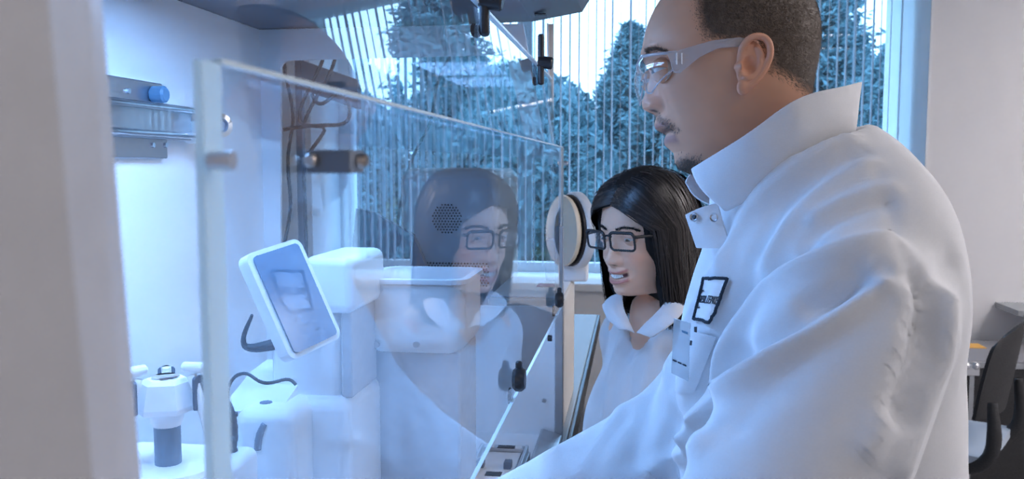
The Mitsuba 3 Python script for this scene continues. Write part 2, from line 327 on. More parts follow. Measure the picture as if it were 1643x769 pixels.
def conifer(seed, h, r, n):
    R = np.random.default_rng(seed)
    V, Fc = [], []
    nb = int(n/34)
    for b in range(nb):
        u = R.random()**.8; z = h*(.04+.96*u); L = r*(1-u)**.75*(.75+.4*R.random())+.12
        az = R.random()*2*np.pi; d = np.array([np.cos(az), np.sin(az), -.18+.35*u+R.normal(0, .1)])
        s = R.random((34,))**.7
        c = np.array([0, 0, z]) + d*(s*L)[:, None] + R.normal(0, .05+.05*L, (34, 3))
        sz = (.040+.035*R.random(34))*(1.1-.3*u)
        a = d+R.normal(0, .6, (34, 3)); a /= np.linalg.norm(a, axis=1, keepdims=True)
        q = np.cross(a, R.normal(0, 1, (34, 3))); q /= np.linalg.norm(q, axis=1, keepdims=True)
        for k in range(34):
            i = len(V); V += [c[k]-a[k]*sz[k]*2.2, c[k]+q[k]*sz[k]*.55, c[k]+a[k]*sz[k]*2.2, c[k]-q[k]*sz[k]*.55]; Fc.append([i, i+1, i+2, i+3])
    return np.array(V), np.array(Fc)
kinds = [conifer(11+k, 1.0*hh, rr, nn) for k, (hh, rr, nn) in enumerate(((4.7, 1.55, 19000), (5.1, 1.55, 19000), (4.4, 1.55, 18000)))]
kply = [mikit.ply(k, 'm_needles') for k in kinds]
tply = mikit.ply(cylm((0, 0, -.3), (0, 0, 4.0), .13, 10, .03), 'm_bark', smooth=True)
spots = []
for row, (y, x0, s0) in enumerate(((11.6, -7.6, .56), (16.9, -11.0, .76), (23.0, -14.0, 1.0), (31.0, -18.0, 1.35))):
    for q in range(7):
        x = x0+q*(3.4, 3.9, 4.6, 6.0)[row]; sc = s0*(1+.10*math.sin(q*2.3+row*1.7))
        if x > 2.2 and row > 0: sc *= 1.3
        if abs(x/y) < .62: spots.append((x+.2*math.sin(q*5+row), y, (q+row) % 3, sc))
for i, (x, y, k, sc) in enumerate(spots):
    t = thing('conifer', 'dark bluish green conifer outside, seen between the blind slats', 'tree', 'conifers outside the window')
    z = -.6+.03*(y-5)+.1
    M = T().translate([x, y, z]).rotate([0, 0, 1], 47.0*i).scale([sc, sc, sc])
    scene[t+'__foliage'] = {**kply[k], 'to_world': M}; scene[t+'__trunk'] = {**tply, 'to_world': M}

def bushy(seed, n):
    R = np.random.default_rng(seed); c = R.normal(0, 1, (n, 3)); c /= np.linalg.norm(c, axis=1, keepdims=True); c *= (R.random((n, 1))**.4)*[1.55, 1.55, 1.15]
    c *= .72+.5*meshkit.fbm(c*1.1, 2, seed)[:, None]; c[:, 2] += 1.05; a = R.normal(0, 1, (n, 3)); a /= np.linalg.norm(a, axis=1, keepdims=True); q = np.cross(a, R.normal(0, 1, (n, 3))); q /= np.linalg.norm(q, axis=1, keepdims=True)
    s = (.035+.04*R.random((n, 1))); V = np.stack([c-a*s*1.6, c+q*s*.7, c+a*s*1.6, c-q*s*.7], 1).reshape(-1, 3); return V, np.arange(4*n).reshape(-1, 4)
bply = [mikit.ply(bushy(41+k, 15000), 'm_needles') for k in range(2)]
q = 0
for y, x0, n, sc in ((14.2, -9.4, 6, 1.0), (19.9, -12.2, 6, 1.25), (26.9, -16.0, 6, 1.65)):
    for i in range(n):
        x = x0+i*3.8*sc
        t = thing('shrub', 'bluish green bushy shrub growing between the conifers outside', 'shrub', 'shrubs between the conifers outside')
        M = T().translate([x, y, -.6+.03*(y-5)+.15]).rotate([0, 0, 1], 71.0*q).scale([sc, sc, sc*(1.38+.16*math.sin(q*3.1))])
        scene[t+'__foliage'] = {**bply[q % 2], 'to_world': M}
        scene[t+'__stem'] = {**tply, 'to_world': M @ T().scale([.4, .4, .4])}; q += 1

# ------------------------------------------------------------------ inside the hood
DZ = BZ+.012
# actuator on the rear panel
A = thing('linear_actuator', 'metal rail with a clear tube and blue knob on the white rear wall', 'rail')
def rx(px, py): q = PX(px, py, HB); return q[1], q[2]
ya, yc = .95, rx(288, 200)[0]
zt_, zb_ = rx(285, 172)[1], rx(288, 226)[1]
obj('rail_plate', bx(HB, HB+.022, ya, yc, zb_, zt_, .003), 'm_brushed', A, smooth=40)
obj('upper_bracket', bx(HB+.0005, HB+.012, ya, rx(250, 160)[0], zt_-.004, zt_+.032, .002), 'm_brushed', A, smooth=40)
obj('lower_bracket', bx(HB+.0005, HB+.012, ya+.1, rx(258, 240)[0], zb_-.030, zb_+.004, .002), 'm_brushed', A, smooth=40)
zm = (zt_+zb_)/2
for dz in (-.020, .020): obj('guide_rod', cylm((HB+.034, ya, zm+dz), (HB+.034, yc+.005, zm+dz), .0045, 16), 'm_chrome', A, smooth=40)
obj('clear_cover', bx(HB+.024, HB+.044, ya, yc-.002, zm-.026, zm+.026, .004), 'm_clear', A, smooth=40)
obj('end_block', bx(HB+.001, HB+.05, yc+.004, yc+.03, zm-.032, zm+.028, .008), 'm_white_plastic', A, smooth=40)
ring = lathe([[.010, 0], [.020, 0], [.021, .004], [.020, .010], [.012, .011], [.010, .006], [.010, 0]], (HB+.06, yc+.018, zm-.002), (.8, -.6, 0), 28)
obj('sight_glass', ring, 'm_chrome', A, smooth=40)
obj('lens', lathe([[0, 0], [.0105, 0], [.009, .006], [0, .008]], (HB+.06, yc+.018, zm-.002), (.8, -.6, 0), 24), 'm_slate', A, smooth=40)
yk, zk = rx(232, 152)
obj('knob', cylm((HB+.012, yk, zk), (HB+.036, yk, zk), .013, 28, bevel=.003), 'm_blue_knob', A, smooth=40)
for px, py in ((192, 146), (253, 233), (232, 233), (200, 201)):
    y_, z_ = rx(px, py); obj('bolt', cylm((HB+.011, y_, z_), (HB+.016, y_, z_), .004, 14), 'm_chrome', A, smooth=40)

# vial gripper tower
G = thing('gripper_station', 'white faceted gripper station with a dark grey cylinder in its middle, left in the hood', 'lab device')
c = PY(267, 650, .95); cx, cy = c[0], c[1]
S = .95/1400
zz = lambda py: PY(267, py, .95)[2]
obj('base_box', bx(cx-.10, cx+.07, cy-.09, cy+.10, DZ, zz(752), .012), 'm_device_white', G, smooth=40)
obj('base_plate', lathe([[.0, 0], [.060, 0], [.063, .004], [.060, .010], [0, .010]], (cx, cy, zz(752)-.003), n=40), 'm_device_white', G, smooth=40)
obj('ring_opening', lathe([[.020, 0], [.030, 0], [.032, .003], [.030, .006], [.022, .006], [.020, 0]], (cx+.022, cy-.065, zz(752)), n=36), 'm_chrome', G, smooth=40)
princ('m_cylinder', (.22, .29, .37), .45)
obj('cylinder', cylm((cx, cy, zz(750)+.004), (cx, cy, zz(676)), .0152, 36), 'm_cylinder', G, smooth=40)
obj('collar', lathe([[0, 0], [.0165, 0], [.020, .012], [.024, .02], [0, .02]], (cx, cy, zz(682)), n=36), 'm_device_white', G, smooth=40)
hexp = lathe([[0, 0], [.037, 0], [.037, .006], [.030, .034], [.022, .038], [0, .038]], (cx, cy, zz(657)), n=6)
obj('head', xf(hexp, rot(18, (0, 0, 1), (cx, cy, 0))), 'm_white_plastic', G)
obj('cap_ring', lathe([[0, 0], [.016, 0], [.016, .002], [.012, .0035], [.009, .0025], [.005, .0035], [0, .0035]], (cx, cy, zz(657)+.038), n=32), 'm_chrome', G, smooth=40)
for k in range(3):
    a = math.radians(-2+120*k); d = np.array([math.cos(a), math.sin(a), 0])
    p0, p1 = np.array([cx, cy, zz(600)])+d*.034, np.array([cx, cy, zz(735)])+d*.060
    st = tube([p0, (p0+p1)/2+d*.002, p1], [.006, .0055, .005], 10)
    sk = obj('strut', st, 'm_device_white', G, smooth=True)
    if k != 1: obj('clamp_pad', cylm(np.array([cx, cy, zz(588)])+d*.022, np.array([cx, cy, zz(588)])+d*.052, .0065, 18, bevel=.003), 'm_white_plastic', sk, smooth=40)
    obj('cover', plate(rrect(.020, .040, .004), .003, np.array([cx, cy, zz(628)])+d*.043, np.cross(d, [0, 0, 1]), [0, 0, 1]), 'm_slate', sk)

# hanging connector and its cable
K = thing('connector_cable', 'dark ribbed cable connector with a thin looping cable beside the white balance', 'cable')
ck = lambda px, py: PY(px, py, 1.02)
pts = [ck(369, 738), ck(370, 715), ck(371, 690), ck(370, 665), ck(366, 645)]
obj('plug', tube(pts, [.006, .0075, .008, .0065, .003], 16), 'm_rubber', K, smooth=True)
for py in (664, 684, 704, 722): obj('ridge', cylm(ck(369.5, py), ck(370, py+5), .0090, 20), 'm_rubber', K, smooth=40)
obj('lock_button', bx(*(ck(377, 703)[[0]]-.003), *(ck(377, 703)[[0]]+.003), 1.012, 1.024, ck(370, 706)[2], ck(370, 697)[2], .002), 'm_rubber', K, smooth=40)
obj('cable', tube([ck(366, 646), ck(366, 625), ck(378, 604), ck(396, 600), ck(412, 610), ck(428, 622)+[0, .03, 0], ck(440, 640)+[0, .07, 0]], .0022, 8), 'm_rubber', K, smooth=True)
obj('tail', tube([ck(369, 738), ck(366, 775), np.array([ck(366, 775)[0], 1.03, DZ+.004])], .0035, 8), 'm_white_plastic', K, smooth=True)

# analytical balance with a tilted touch screen
B = thing('balance', 'white laboratory balance with a dark tilted touch screen, standing in the middle of the hood', 'balance')
def pbox(x0, x1, y0, y1, Y, dep, r=.01):
    a, b = PY(x0, (y0+y1)/2, Y), PY(x1, (y0+y1)/2, Y)
    return a[0], b[0], Y, Y+dep, PY((x0+x1)/2, y1, Y)[2], PY((x0+x1)/2, y0, Y)[2], r
v = list(pbox(372, 470, 660, 769, 1.08, .16, .02)); v[4] = DZ
obj('front_body', bx(*v), 'm_device_white', B, smooth=40)
v = list(pbox(428, 560, 640, 769, 1.15, .22, .02)); v[4] = DZ
obj('rear_body', bx(*v), 'm_device_white', B, smooth=40)
obj('slope', plate(sg.Polygon([(0, 0), (.16, 0), (.16, .035), (.10, .03)]), .085, (v[0]-.045, 1.10, PY(430, 662, 1.1)[2]), (0, 1, 0), (0, 0, 1)), 'm_device_white', B)
obj('column', bx(*pbox(432, 547, 505, 650, 1.17, .12, .015)), 'm_white_plastic', B, smooth=40)
obj('head', bx(*pbox(484, 566, 413, 505, 1.15, .16, .014)), 'm_white_plastic', B, smooth=40)
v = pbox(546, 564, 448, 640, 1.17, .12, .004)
obj('shade_panel', bx(*v), 'm_grey_light', B, smooth=40)  # grey panel standing in for the shadow beside column and head
s0, s1 = PY(419, 680, 1.0795), PY(412, 722, 1.0795)
obj('slot', tube([PY(424, 681, 1.079), PY(416, 700, 1.079), PY(413, 722, 1.079)], [.004, .005, .005], 8), 'm_slate', B, smooth=True)
obj('level_bubble', lathe([[0, 0], [.009, 0], [.008, .002], [0, .003]], (PY(427, 665, 1.12)[0], 1.12, PY(428, 660, 1.08)[2]-.001), n=24), 'm_slate', B, smooth=40)
C0, C1, C2, C3 = PY(404, 414, 1.00), PY(474, 390, 1.07), PY(543, 536, 1.07), PY(472, 568, 1.00)
u = (C1-C0+C2-C3)/2; w_ = (C0-C3+C1-C2)/2; wl, hl = np.linalg.norm(u), np.linalg.norm(w_)
u /= wl; w_ -= u*np.dot(u, w_); w_ /= np.linalg.norm(w_); ctr = (C0+C1+C2+C3)/4; nrm = np.cross(u, w_)
if np.dot(nrm, ctr-CAM) > 0: nrm = -nrm
hp = plate(rrect(wl+.016, hl+.012, .012), .018, ctr-nrm*.019 if np.dot(np.cross(u, w_), nrm) > 0 else ctr-nrm*.001, u, w_)
dsp = obj('display_housing', hp, 'm_white_plastic', B)
princ('m_glass_screen', (.13, .24, .38), .15)
obj('touch_screen', plate(rrect(wl, hl, .006), .0015, ctr, u, w_) if np.dot(np.cross(u, w_), nrm) > 0 else plate(rrect(wl, hl, .006), .0015, ctr, w_, u), 'm_glass_screen', dsp)
arc = [PY(404, 506, 1.14), PY(394, 530, 1.15), PY(394, 556, 1.16), PY(425, 556, 1.17), PY(445, 552, 1.18)]
obj('display_bracket', tube(arc, [.002, .003, .004, .007, .009], 10), 'm_rubber', B, smooth=True)

# white tub on its drive
Tb = thing('feed_tub', 'open white rounded tub with two screws on a pale drive block, right of the balance', 'tub')
x0, x1, y0, y1, z0, z1, r = pbox(577, 744, 452, 572, 1.28, .17, .02)
outer = bx(x0, x1, y0, y1, z0, z1+.02, .028); inner = bx(x0+.008, x1-.008, y0+.008, y1-.008, z0+.02, z1+.05, .022)
def tm(m): return m3.Manifold(m3.Mesh(np.asarray(m.vertices, np.float32), np.asarray(m.faces, np.uint32)))
shell = man((tm(outer)-tm(inner)).trim_by_plane((0, 0, -1), -(z1)))
obj('bowl', shell, 'm_device_white', Tb, smooth=40)
lipo = rrect(x1-x0+.008, y1-y0+.008, .03).difference(rrect(x1-x0-.016, y1-y0-.016, .024))
obj('rim', plate(lipo, .007, ((x0+x1)/2, (y0+y1)/2, z1-.004), (1, 0, 0), (0, 1, 0)), 'm_white_plastic', Tb)
for px in (604, 668):
    q = PY(px, 553, y0); obj('screw', cylm((q[0], y0+.002, q[2]), (q[0], y0-.003, q[2]), .005, 18), 'm_steel', Tb, smooth=40)
obj('drive_block', bx(x0+.01, x1-.01, y0+.02, y1-.01, DZ, z0+.006, .006), 'm_grey_light', Tb, smooth=40)

# plate nest on the deck near the far end
N = thing('plate_nest', 'silver plate holder with two small white windows and dark slots on the hood deck', 'holder')
nz = .985
a, b, c_, d_ = PZ(778, 716, nz), PZ(866, 716, nz), PZ(880, 800, nz), PZ(740, 800, nz)
nx0, nx1, ny0, ny1 = a[0]-.004, -.182, 1.33, a[1]
obj('tray', bx(nx0, nx1, ny0, ny1, DZ, nz-.006, .002), 'm_brushed', N, smooth=40)
obj('bed', bx(nx0+.010, nx1-.014, ny0+.014, ny1-.02, nz-.006, nz-.003, .001), 'm_hood_white', N, smooth=40)
obj('far_rail', bx(nx0, nx1-.010, ny1-.018, ny1, nz-.006, nz+.004, .0015), 'm_steel', N, smooth=40)
for xx in (nx1-.009, nx0-.003): obj('side_rail', bx(xx, xx+.006, ny0, ny1, nz-.006, nz+.006, .0015), 'm_steel', N, smooth=40)
for fx in (.13, .70):
    x = nx0+(nx1-nx0)*fx; obj('window', bx(x, x+.012, ny1-.0185, ny1-.006, nz+.0035, nz+.0055, .001), 'm_white_plastic', N, smooth=40)
obj('slot', bx(nx0+.030, nx0+.062, ny1-.019, ny1-.005, nz+.0035, nz+.005, .0005), 'm_black', N)
for fx in (.08, .62):
    x = nx0+(nx1-nx0)*fx; obj('corner_pad', bx(x, x+.013, 1.435, 1.455, nz-.004, nz+.009, .002), 'm_slate', N, smooth=40)
obj('slot', bx(nx0+.028, nx0+.055, 1.40, 1.42, nz-.0035, nz-.002, .0005), 'm_black', N)

# ------------------------------------------------------------------ beyond the hood, on the bench
M_ = thing('vented_instrument', 'slate grey instrument box with a round and a rectangular vent grid, behind the hood', 'lab instrument')
princ('m_slate_light', (.55, .60, .66), .5)
x0, x1 = PY(640, 300, 2.05)[0], PY(800, 300, 2.05)[0]; ztop = PY(700, 270, 2.05)[2]
obj('case', bx(x0, x1, 2.05, 2.42, BZ, ztop, .03), 'm_slate_light', M_, smooth=40)
def dots(pts, r, Y): 
    out = []
    for p in pts: out.append(cylm((p[0], Y+.001, p[1]), (p[0], Y-.0015, p[1]), r, 8))
    return cat(out)
pp = 5.2*2.05/1400; c = PY(717, 351, 2.05)
grid = [(c[0]+i*pp+(j % 2)*pp/2, c[2]+j*pp*.87) for i in range(-7, 8) for j in range(-7, 8)]
obj('round_vent', dots([g_ for g_ in grid if math.hypot(g_[0]-c[0], g_[1]-c[2]) < 24*2.05/1400], pp*.30, 2.05), 'm_black', M_, kind='stuff')
a, b = PY(676, 422, 2.05), PY(786, 466, 2.05)
grid = [(a[0]+i*pp+(j % 2)*pp/2, a[2]-j*pp*.87) for i in range(int((b[0]-a[0])/pp)) for j in range(int((a[2]-b[2])/pp/.87))]
obj('grille', dots(grid, pp*.30, 2.05), 'm_black', M_, kind='stuff')
D = thing('dark_monitor', 'dark leaning screen in front of the vented instrument', 'monitor')
pol = [PY(px, py, 1.93) for px, py in ((572, 336), (600, 343), (661, 378), (692, 452), (688, 478), (560, 478))]
obj('panel', plate(sg.Polygon([(p[0], p[2]) for p in pol]).buffer(.002), .02, (0, 1.95, 0), (1, 0, 0), (0, 0, 1)), 'm_slate', D)
obj('stand', bx(pol[0][0]+.05, pol[0][0]+.08, 1.952, 1.967, BZ, pol[5][2]+.05, .003), 'm_black', D, smooth=40)
obj('foot', bx(pol[0][0], pol[0][0]+.13, 1.90, 2.0, BZ, BZ+.012, .004), 'm_black', D, smooth=40)

J = thing('equipment_arm', 'dark upright arm with a tilted flat box, behind the hood at its left', 'stand')
x0 = PY(482, 200, 2.3)[0]
obj('pole', bx(x0-.010, x0+.010, 2.29, 2.31, BZ, PY(480, 60, 2.3)[2], .003), 'm_slate', J, smooth=40)
obj('foot', bx(x0-.08, x0+.08, 2.22, 2.38, BZ, BZ+.015, .004), 'm_slate', J, smooth=40)
p = [PY(px, py, 2.26) for px, py in ((486, 100), (572, 130), (572, 172), (486, 142))]
obj('flat_box', plate(sg.Polygon([(q[0], q[2]) for q in p]).buffer(.004), .03, (0, 2.287, 0), (1, 0, 0), (0, 0, 1)), 'm_slate', J)
Cb = thing('cable_bundle', 'black cables looping around the dark arm behind the hood', 'cable')
cl = lambda px, py: PY(px, py, 2.2)
for pts in ([(462, 60), (460, 130), (470, 190), (462, 250), (466, 330), (455, 400), (450, 470), (452, 606)], [(498, 60), (492, 150), (486, 200), (520, 205), (500, 240), (488, 300), (492, 450), (488, 606)], [(455, 208), (490, 203), (530, 201), (556, 195), (560, 170), (545, 150), (520, 165), (500, 150)], [(540, 60), (528, 120), (500, 170), (486, 205)]):
    obj('strand', tube([cl(*p_) for p_ in pts], .005, 8), 'm_black', Cb, smooth=True)
H = thing('hanging_cable', 'thin dark cable hanging in a long curve in front of the blind', 'cable')
obj('strand', tube([PY(px, py, 2.5) for px, py in ((722, 60), (718, 97), (700, 140), (692, 190), (668, 240), (648, 300), (640, 345), (632, 420), (630, 560))], .0045, 8), 'm_slate', H, smooth=True)

I = thing('reel_instrument', 'pale instrument with a purple label and a round cream door, left of the woman', 'lab instrument')
ib = bx(-.30, -.140, 1.78, 2.10, BZ, 1.225, .006)
obj('case', ib, 'm_beige', I, smooth=40)
top = bx(-.296, -.145, 1.785, 2.095, 1.2255, 1.2275)
obj('top_panel', top, 'm_white_plastic', I)
obj('label_strip', bx(-.215, -.162, 1.93, 1.99, 1.2278, 1.2284), 'm_purple', I)
dc = PY(908, 370, 2.02); n_ = np.array([-.86, -.50, 0.0])
obj('door', lathe([[0, -.004], [.074, -.004], [.080, .0], [.083, .006], [.082, .012], [.060, .018], [0, .020]], dc, n_, 48), 'm_cream', I, smooth=40)
obj('dark_gap', lathe([[.060, -.006], [.0835, -.006], [.0835, -.013], [.060, -.013], [.060, -.006]], dc, n_, 48), 'm_black', I, smooth=40)
obj('door_frame', lathe([[0, -.012], [.086, -.012], [.090, -.018], [.090, -.032], [0, -.032]], dc, n_, 48), 'm_device_white', I, smooth=40)
obj('pillar', bx(dc[0]-.05, dc[0]+.05, 2.03, 2.09, 1.2275, dc[2]-.02, .006), 'm_device_white', I, smooth=40)

# ------------------------------------------------------------------ chairs, flight case, shelf
def chair(loc, deg, mats, name, label, h=.56):
    key = thing(name, label, 'chair'); M = trimesh.transformations.translation_matrix(loc) @ rot(deg, (0, 0, 1))
    frame, pad = mats
    def put(n, m, mat, par=key, **k): return obj(n, xf(m, M), mat, par, **k)
    # shells as grids: u across, v along
    def sheet(fn, nu=21, nv=21, th=.012):
        U, Vv = np.meshgrid(np.linspace(-1, 1, nu), np.linspace(0, 1, nv), indexing='ij')
        P = np.stack(fn(U, Vv), -1); n = np.cross(np.gradient(P, axis=0), np.gradient(P, axis=1)); n /= np.linalg.norm(n, axis=-1, keepdims=True)
        Q = P - n*th; V = np.vstack([P.reshape(-1, 3), Q.reshape(-1, 3)]); f = []; o = nu*nv
        for i in range(nu-1):
            for j in range(nv-1):
                a, b, c, d = i*nv+j, (i+1)*nv+j, (i+1)*nv+j+1, i*nv+j+1
                f += [[a, b, c], [a, c, d], [o+a, o+c, o+b], [o+a, o+d, o+c]]
        ring = [i*nv for i in range(nu)]+[(nu-1)*nv+j for j in range(1, nv)]+[i*nv+nv-1 for i in range(nu-2, -1, -1)]+[j for j in range(nv-2, 0, -1)]
        for a, b in zip(ring, ring[1:]+ring[:1]): f += [[a, o+b, b], [a, o+a, o+b]]
        return trimesh.Trimesh(V, np.array(f), process=False)
    wb = lambda v: .215-.035*v**3-.02*(1-v)
    put('backrest', sheet(lambda U, V: (U*wb(V)*np.sqrt(1-.25*V**8), -.20-.05*V+.045*(U**2), h+.13+.30*V-.04*V**4*U**2)), frame, smooth=40)
    put('seat', sheet(lambda U, V: (U*(.22-.02*V), -.19+.40*V, h+.012*U**2-.03*V**3+.01), th=.03), pad, smooth=40)
    for s in (-1, 1):
        put('side_arm', tube([(s*.19, .02, h-.025), (s*.205, -.12, h-.03), (s*.212, -.20, h+.02), (s*.212, -.215, h+.10), (s*.205, -.205, h+.20)], [.014, .018, .022, .022, .014], 10), frame, smooth=True)
    put('tilt_plate', bx(-.09, .09, -.14, .12, h-.07, h-.03, .01), frame, smooth=40)
    put('lever', tube([(.05, -.02, h-.055), (.16, -.06, h-.05), (.26, -.08, h-.06)], [.009, .010, .012], 10), 'm_chrome', smooth=True)
    put('gas_lift', cylm((0, 0, .10), (0, 0, h-.06), .026, 20), frame, smooth=40)
    for k in range(5):
        a = 2*math.pi*k/5+.3; d = np.array([math.cos(a), math.sin(a), 0])
        lg = put('leg', tube([d*.02+[0, 0, .11], d*.15+[0, 0, .10], d*.29+[0, 0, .07]], [.022, .018, .012], 8), 'm_chrome', smooth=True)
        put('caster', cylm(d*.29+np.cross(d, [0, 0, 1])*.02+[0, 0, .028], d*.29-np.cross(d, [0, 0, 1])*.02+[0, 0, .028], .028, 18), 'm_black', par=lg, smooth=40)
    return key
cc = PY(1508, 600, 3.15)
chair((cc[0], 3.15, 0), 58, ('m_black_soft', 'm_seat_blue'), 'office_chair', 'black office chair with a blue grey seat, by the white wall at the right edge', .555)
chair((.22, 2.62, 0), 150, ('m_taupe', 'm_taupe'), 'office_chair', 'taupe office chair partly hidden behind the woman, nearer of two', .50)
chair((.14, 3.30, 0), 165, ('m_taupe', 'm_taupe'), 'office_chair', 'taupe office chair at the bench behind the woman, farther of two', .50)
Fc = thing('flight_case', 'black case with silver metal edges and corners, behind the man and beside the black chair', 'case')
p = PY(1540, 570, 3.75); fx0, fx1, fy0, fy1, fz1 = 1.05, 1.95, 3.65, 4.12, PY(1560, 583, 3.65)[2]
obj('body', bx(fx0, fx1, fy0, fy1, 0, fz1, .003), 'm_black_soft', Fc, smooth=40)
e = .018
for x in (fx0, PY(1555, 700, 3.65)[0]-.009, fx1-e): obj('edge_profile', bx(x, x+e, fy0-.003, fy0+.02, 0, fz1), 'm_brushed', Fc)
obj('edge_profile', bx(fx0, fx1, fy0-.004, fy0+e, fz1-e, fz1+.004), 'm_brushed', Fc)
q = PY(1560, 590, 3.64)
for dx in (-.02, .015): obj('corner_ball', trimesh.creation.icosphere(3, .018).apply_translation((q[0]+dx, 3.652, fz1-.012)), 'm_chrome', Fc, smooth=True)
obj('latch', bx(q[0]-.05, q[0]+.03, 3.64, 3.655, fz1-.05, fz1-.015, .004), 'm_chrome', Fc, smooth=40)
princ('m_case_top', (.24, .24, .26), .6)
obj('lid_mat', bx(fx0+.02, fx1-.02, fy0+.02, fy1-.01, fz1, fz1+.005), 'm_case_top', Fc)
q0, q1 = PZ(1528, 560, fz1), PZ(1566, 551, fz1)
cdk = thing('yellow_card', 'yellow labelled card lying on the black case', 'card')
obj('sheet', bx(q0[0], q0[0]+.14, q0[1], q0[1]+.10, fz1+.0051, fz1+.0075), 'm_orange', cdk)
obj('white_field', bx(q0[0]+.01, q0[0]+.05, q0[1]+.02, q0[1]+.08, fz1+.0076, fz1+.008), 'm_white_plastic', cdk)
q0 = PZ(1578, 566, fz1)
obj('wrist_tool', bx(q0[0], q0[0]+.07, q0[1], q0[1]+.03, fz1+.0051, fz1+.018, .004), 'm_blue_knob', smooth=40) if False else None
Sh = thing('wall_shelf', 'dark grey shelf edge on the white wall behind the black chair', 'shelf')
q = PY(1630, 502, 3.98)
obj('board', bx(q[0], q[0]+.9, 3.96, YW, q[2]-.012, q[2]+.012, .002), 'm_bench', Sh, smooth=40)
for dx in (.2, .7): obj('bracket', bx(q[0]+dx, q[0]+dx+.03, 4.0, YW, q[2]-.12, q[2]-.018, .003), 'm_steel', Sh, smooth=40)

# ================================================================== people: tools
def nets(f, lo, hi, h):
    """Surface nets of f < 0 on a grid of step h."""
    lo, hi = np.asarray(lo, float), np.asarray(hi, float)
    n = np.ceil((hi-lo)/h).astype(int)+1
    ax = [lo[a]+h*np.arange(n[a]) for a in range(3)]
    Xg, Yg, Zg = np.meshgrid(*[a.astype(np.float32) for a in ax], indexing='ij')
    V = f(Xg, Yg, Zg); ins = V < 0
    c = ins[:-1, :-1, :-1].astype(np.int8)*0
    for a in (0, 1):
        for b in (0, 1):
            for d in (0, 1): c += ins[a:n[0]-1+a, b:n[1]-1+b, d:n[2]-1+d]
    act = (c > 0) & (c < 8); idx = -np.ones(act.shape, int); I = np.argwhere(act); idx[act] = np.arange(len(I))
    acc, cnt = np.zeros((len(I), 3)), np.zeros(len(I))
    for ax_ in range(3):
        o1, o2 = [a for a in range(3) if a != ax_]
        for a in (0, 1):
            for b in (0, 1):
                p = I.copy(); p[:, o1] += a; p[:, o2] += b; q = p.copy(); q[:, ax_] += 1
                v0, v1 = V[tuple(p.T)], V[tuple(q.T)]; m = (v0 < 0) != (v1 < 0)
                t = np.where(m, v0/np.where(m, v0-v1, 1), 0)
                pt = p.astype(float); pt[:, ax_] += t; acc += pt*m[:, None]; cnt += m
    P = lo+h*acc/cnt[:, None]; quads = []
    for ax_ in range(3):
        o1, o2 = [(1, 2), (2, 0), (0, 1)][ax_]
        s0 = [slice(1, -1)]*3; s0[ax_] = slice(0, -1); s1 = [slice(1, -1)]*3; s1[ax_] = slice(1, None)
        A, Bb = ins[tuple(s0)], ins[tuple(s1)]
        for flip, m in ((False, A & ~Bb), (True, ~A & Bb)):
            E = np.argwhere(m); off = np.array([1, 1, 1]); off[ax_] = 0; E = E+off
            if not len(E): continue
            e1, e2 = np.eye(3, dtype=int)[o1], np.eye(3, dtype=int)[o2]
            q = np.stack([idx[tuple((E-e1-e2).T)], idx[tuple((E-e2).T)], idx[tuple(E.T)], idx[tuple((E-e1).T)]], 1)
            quads.append(q[:, ::-1] if flip else q)
    Q = np.vstack(quads); Q = Q[(Q >= 0).all(1)]
    return trimesh.Trimesh(P, np.vstack([Q[:, [0, 1, 2]], Q[:, [0, 2, 3]]]), process=False)
def cap(p, q, r1, r2=None, sc=(1, 1, 1)):
    p, q = np.asarray(p, np.float32), np.asarray(q, np.float32); r2 = r1 if r2 is None else r2
    def f(X, Y, Z):
        d = q-p; t = np.clip(((X-p[0])*d[0]+(Y-p[1])*d[1]+(Z-p[2])*d[2])/max(float(d@d), 1e-9), 0, 1)
        return np.sqrt(((X-p[0]-t*d[0])*sc[0])**2+((Y-p[1]-t*d[1])*sc[1])**2+((Z-p[2]-t*d[2])*sc[2])**2)-(r1+(r2-r1)*t)
    return f
def ell(c, r, R=None):
    c, r = np.asarray(c, np.float32), np.asarray(r, np.float32)
    def f(X, Y, Z):
        P = [X-c[0], Y-c[1], Z-c[2]]
        if R is not None: P = [R[0, k]*P[0]+R[1, k]*P[1]+R[2, k]*P[2] for k in range(3)]
        k0 = np.sqrt((P[0]/r[0])**2+(P[1]/r[1])**2+(P[2]/r[2])**2); k1 = np.sqrt((P[0]/r[0]**2)**2+(P[1]/r[1]**2)**2+(P[2]/r[2]**2)**2)+1e-6
        return k0*(k0-1)/k1
    return f
def smin(a, b, k):
    h = np.clip(.5+.5*(b-a)/k, 0, 1); return b+(a-b)*h-k*h*(1-h)
def blend(fs, k):
    def f(X, Y, Z):
        v = fs[0](X, Y, Z)
        for g in fs[1:]: v = smin(v, g(X, Y, Z), k)
        return v
    return f
def carve(f, g, k):
    return lambda X, Y, Z: -smin(-f(X, Y, Z), g(X, Y, Z), k)
def pipc(tab, u):
    tab = np.asarray(tab, float); return PchipInterpolator(tab[:, 0], tab[:, 1])(np.clip(u, tab[0, 0], tab[-1, 0]))
def polysd(P, poly):
    """Signed distance (negative inside) of 2-D points to a polygon."""
    poly = np.asarray(poly, float); A, B_ = poly, np.roll(poly, -1, 0); d = np.full(len(P), 1e9); ins = np.zeros(len(P), bool)
    for a, b in zip(A, B_):
        e = b-a; t = np.clip(((P-a)@e)/(e@e), 0, 1); d = np.minimum(d, np.linalg.norm(P-a-t[:, None]*e, axis=1))
        c = (a[1] > P[:, 1]) != (b[1] > P[:, 1])
        with np.errstate(divide='ignore', invalid='ignore'): ins ^= c & (P[:, 0] < (b[0]-a[0])*(P[:, 1]-a[1])/(b[1]-a[1])+a[0])
    return np.where(ins, -d, d)
def gauss(*a): return np.exp(-sum(x*x for x in a))

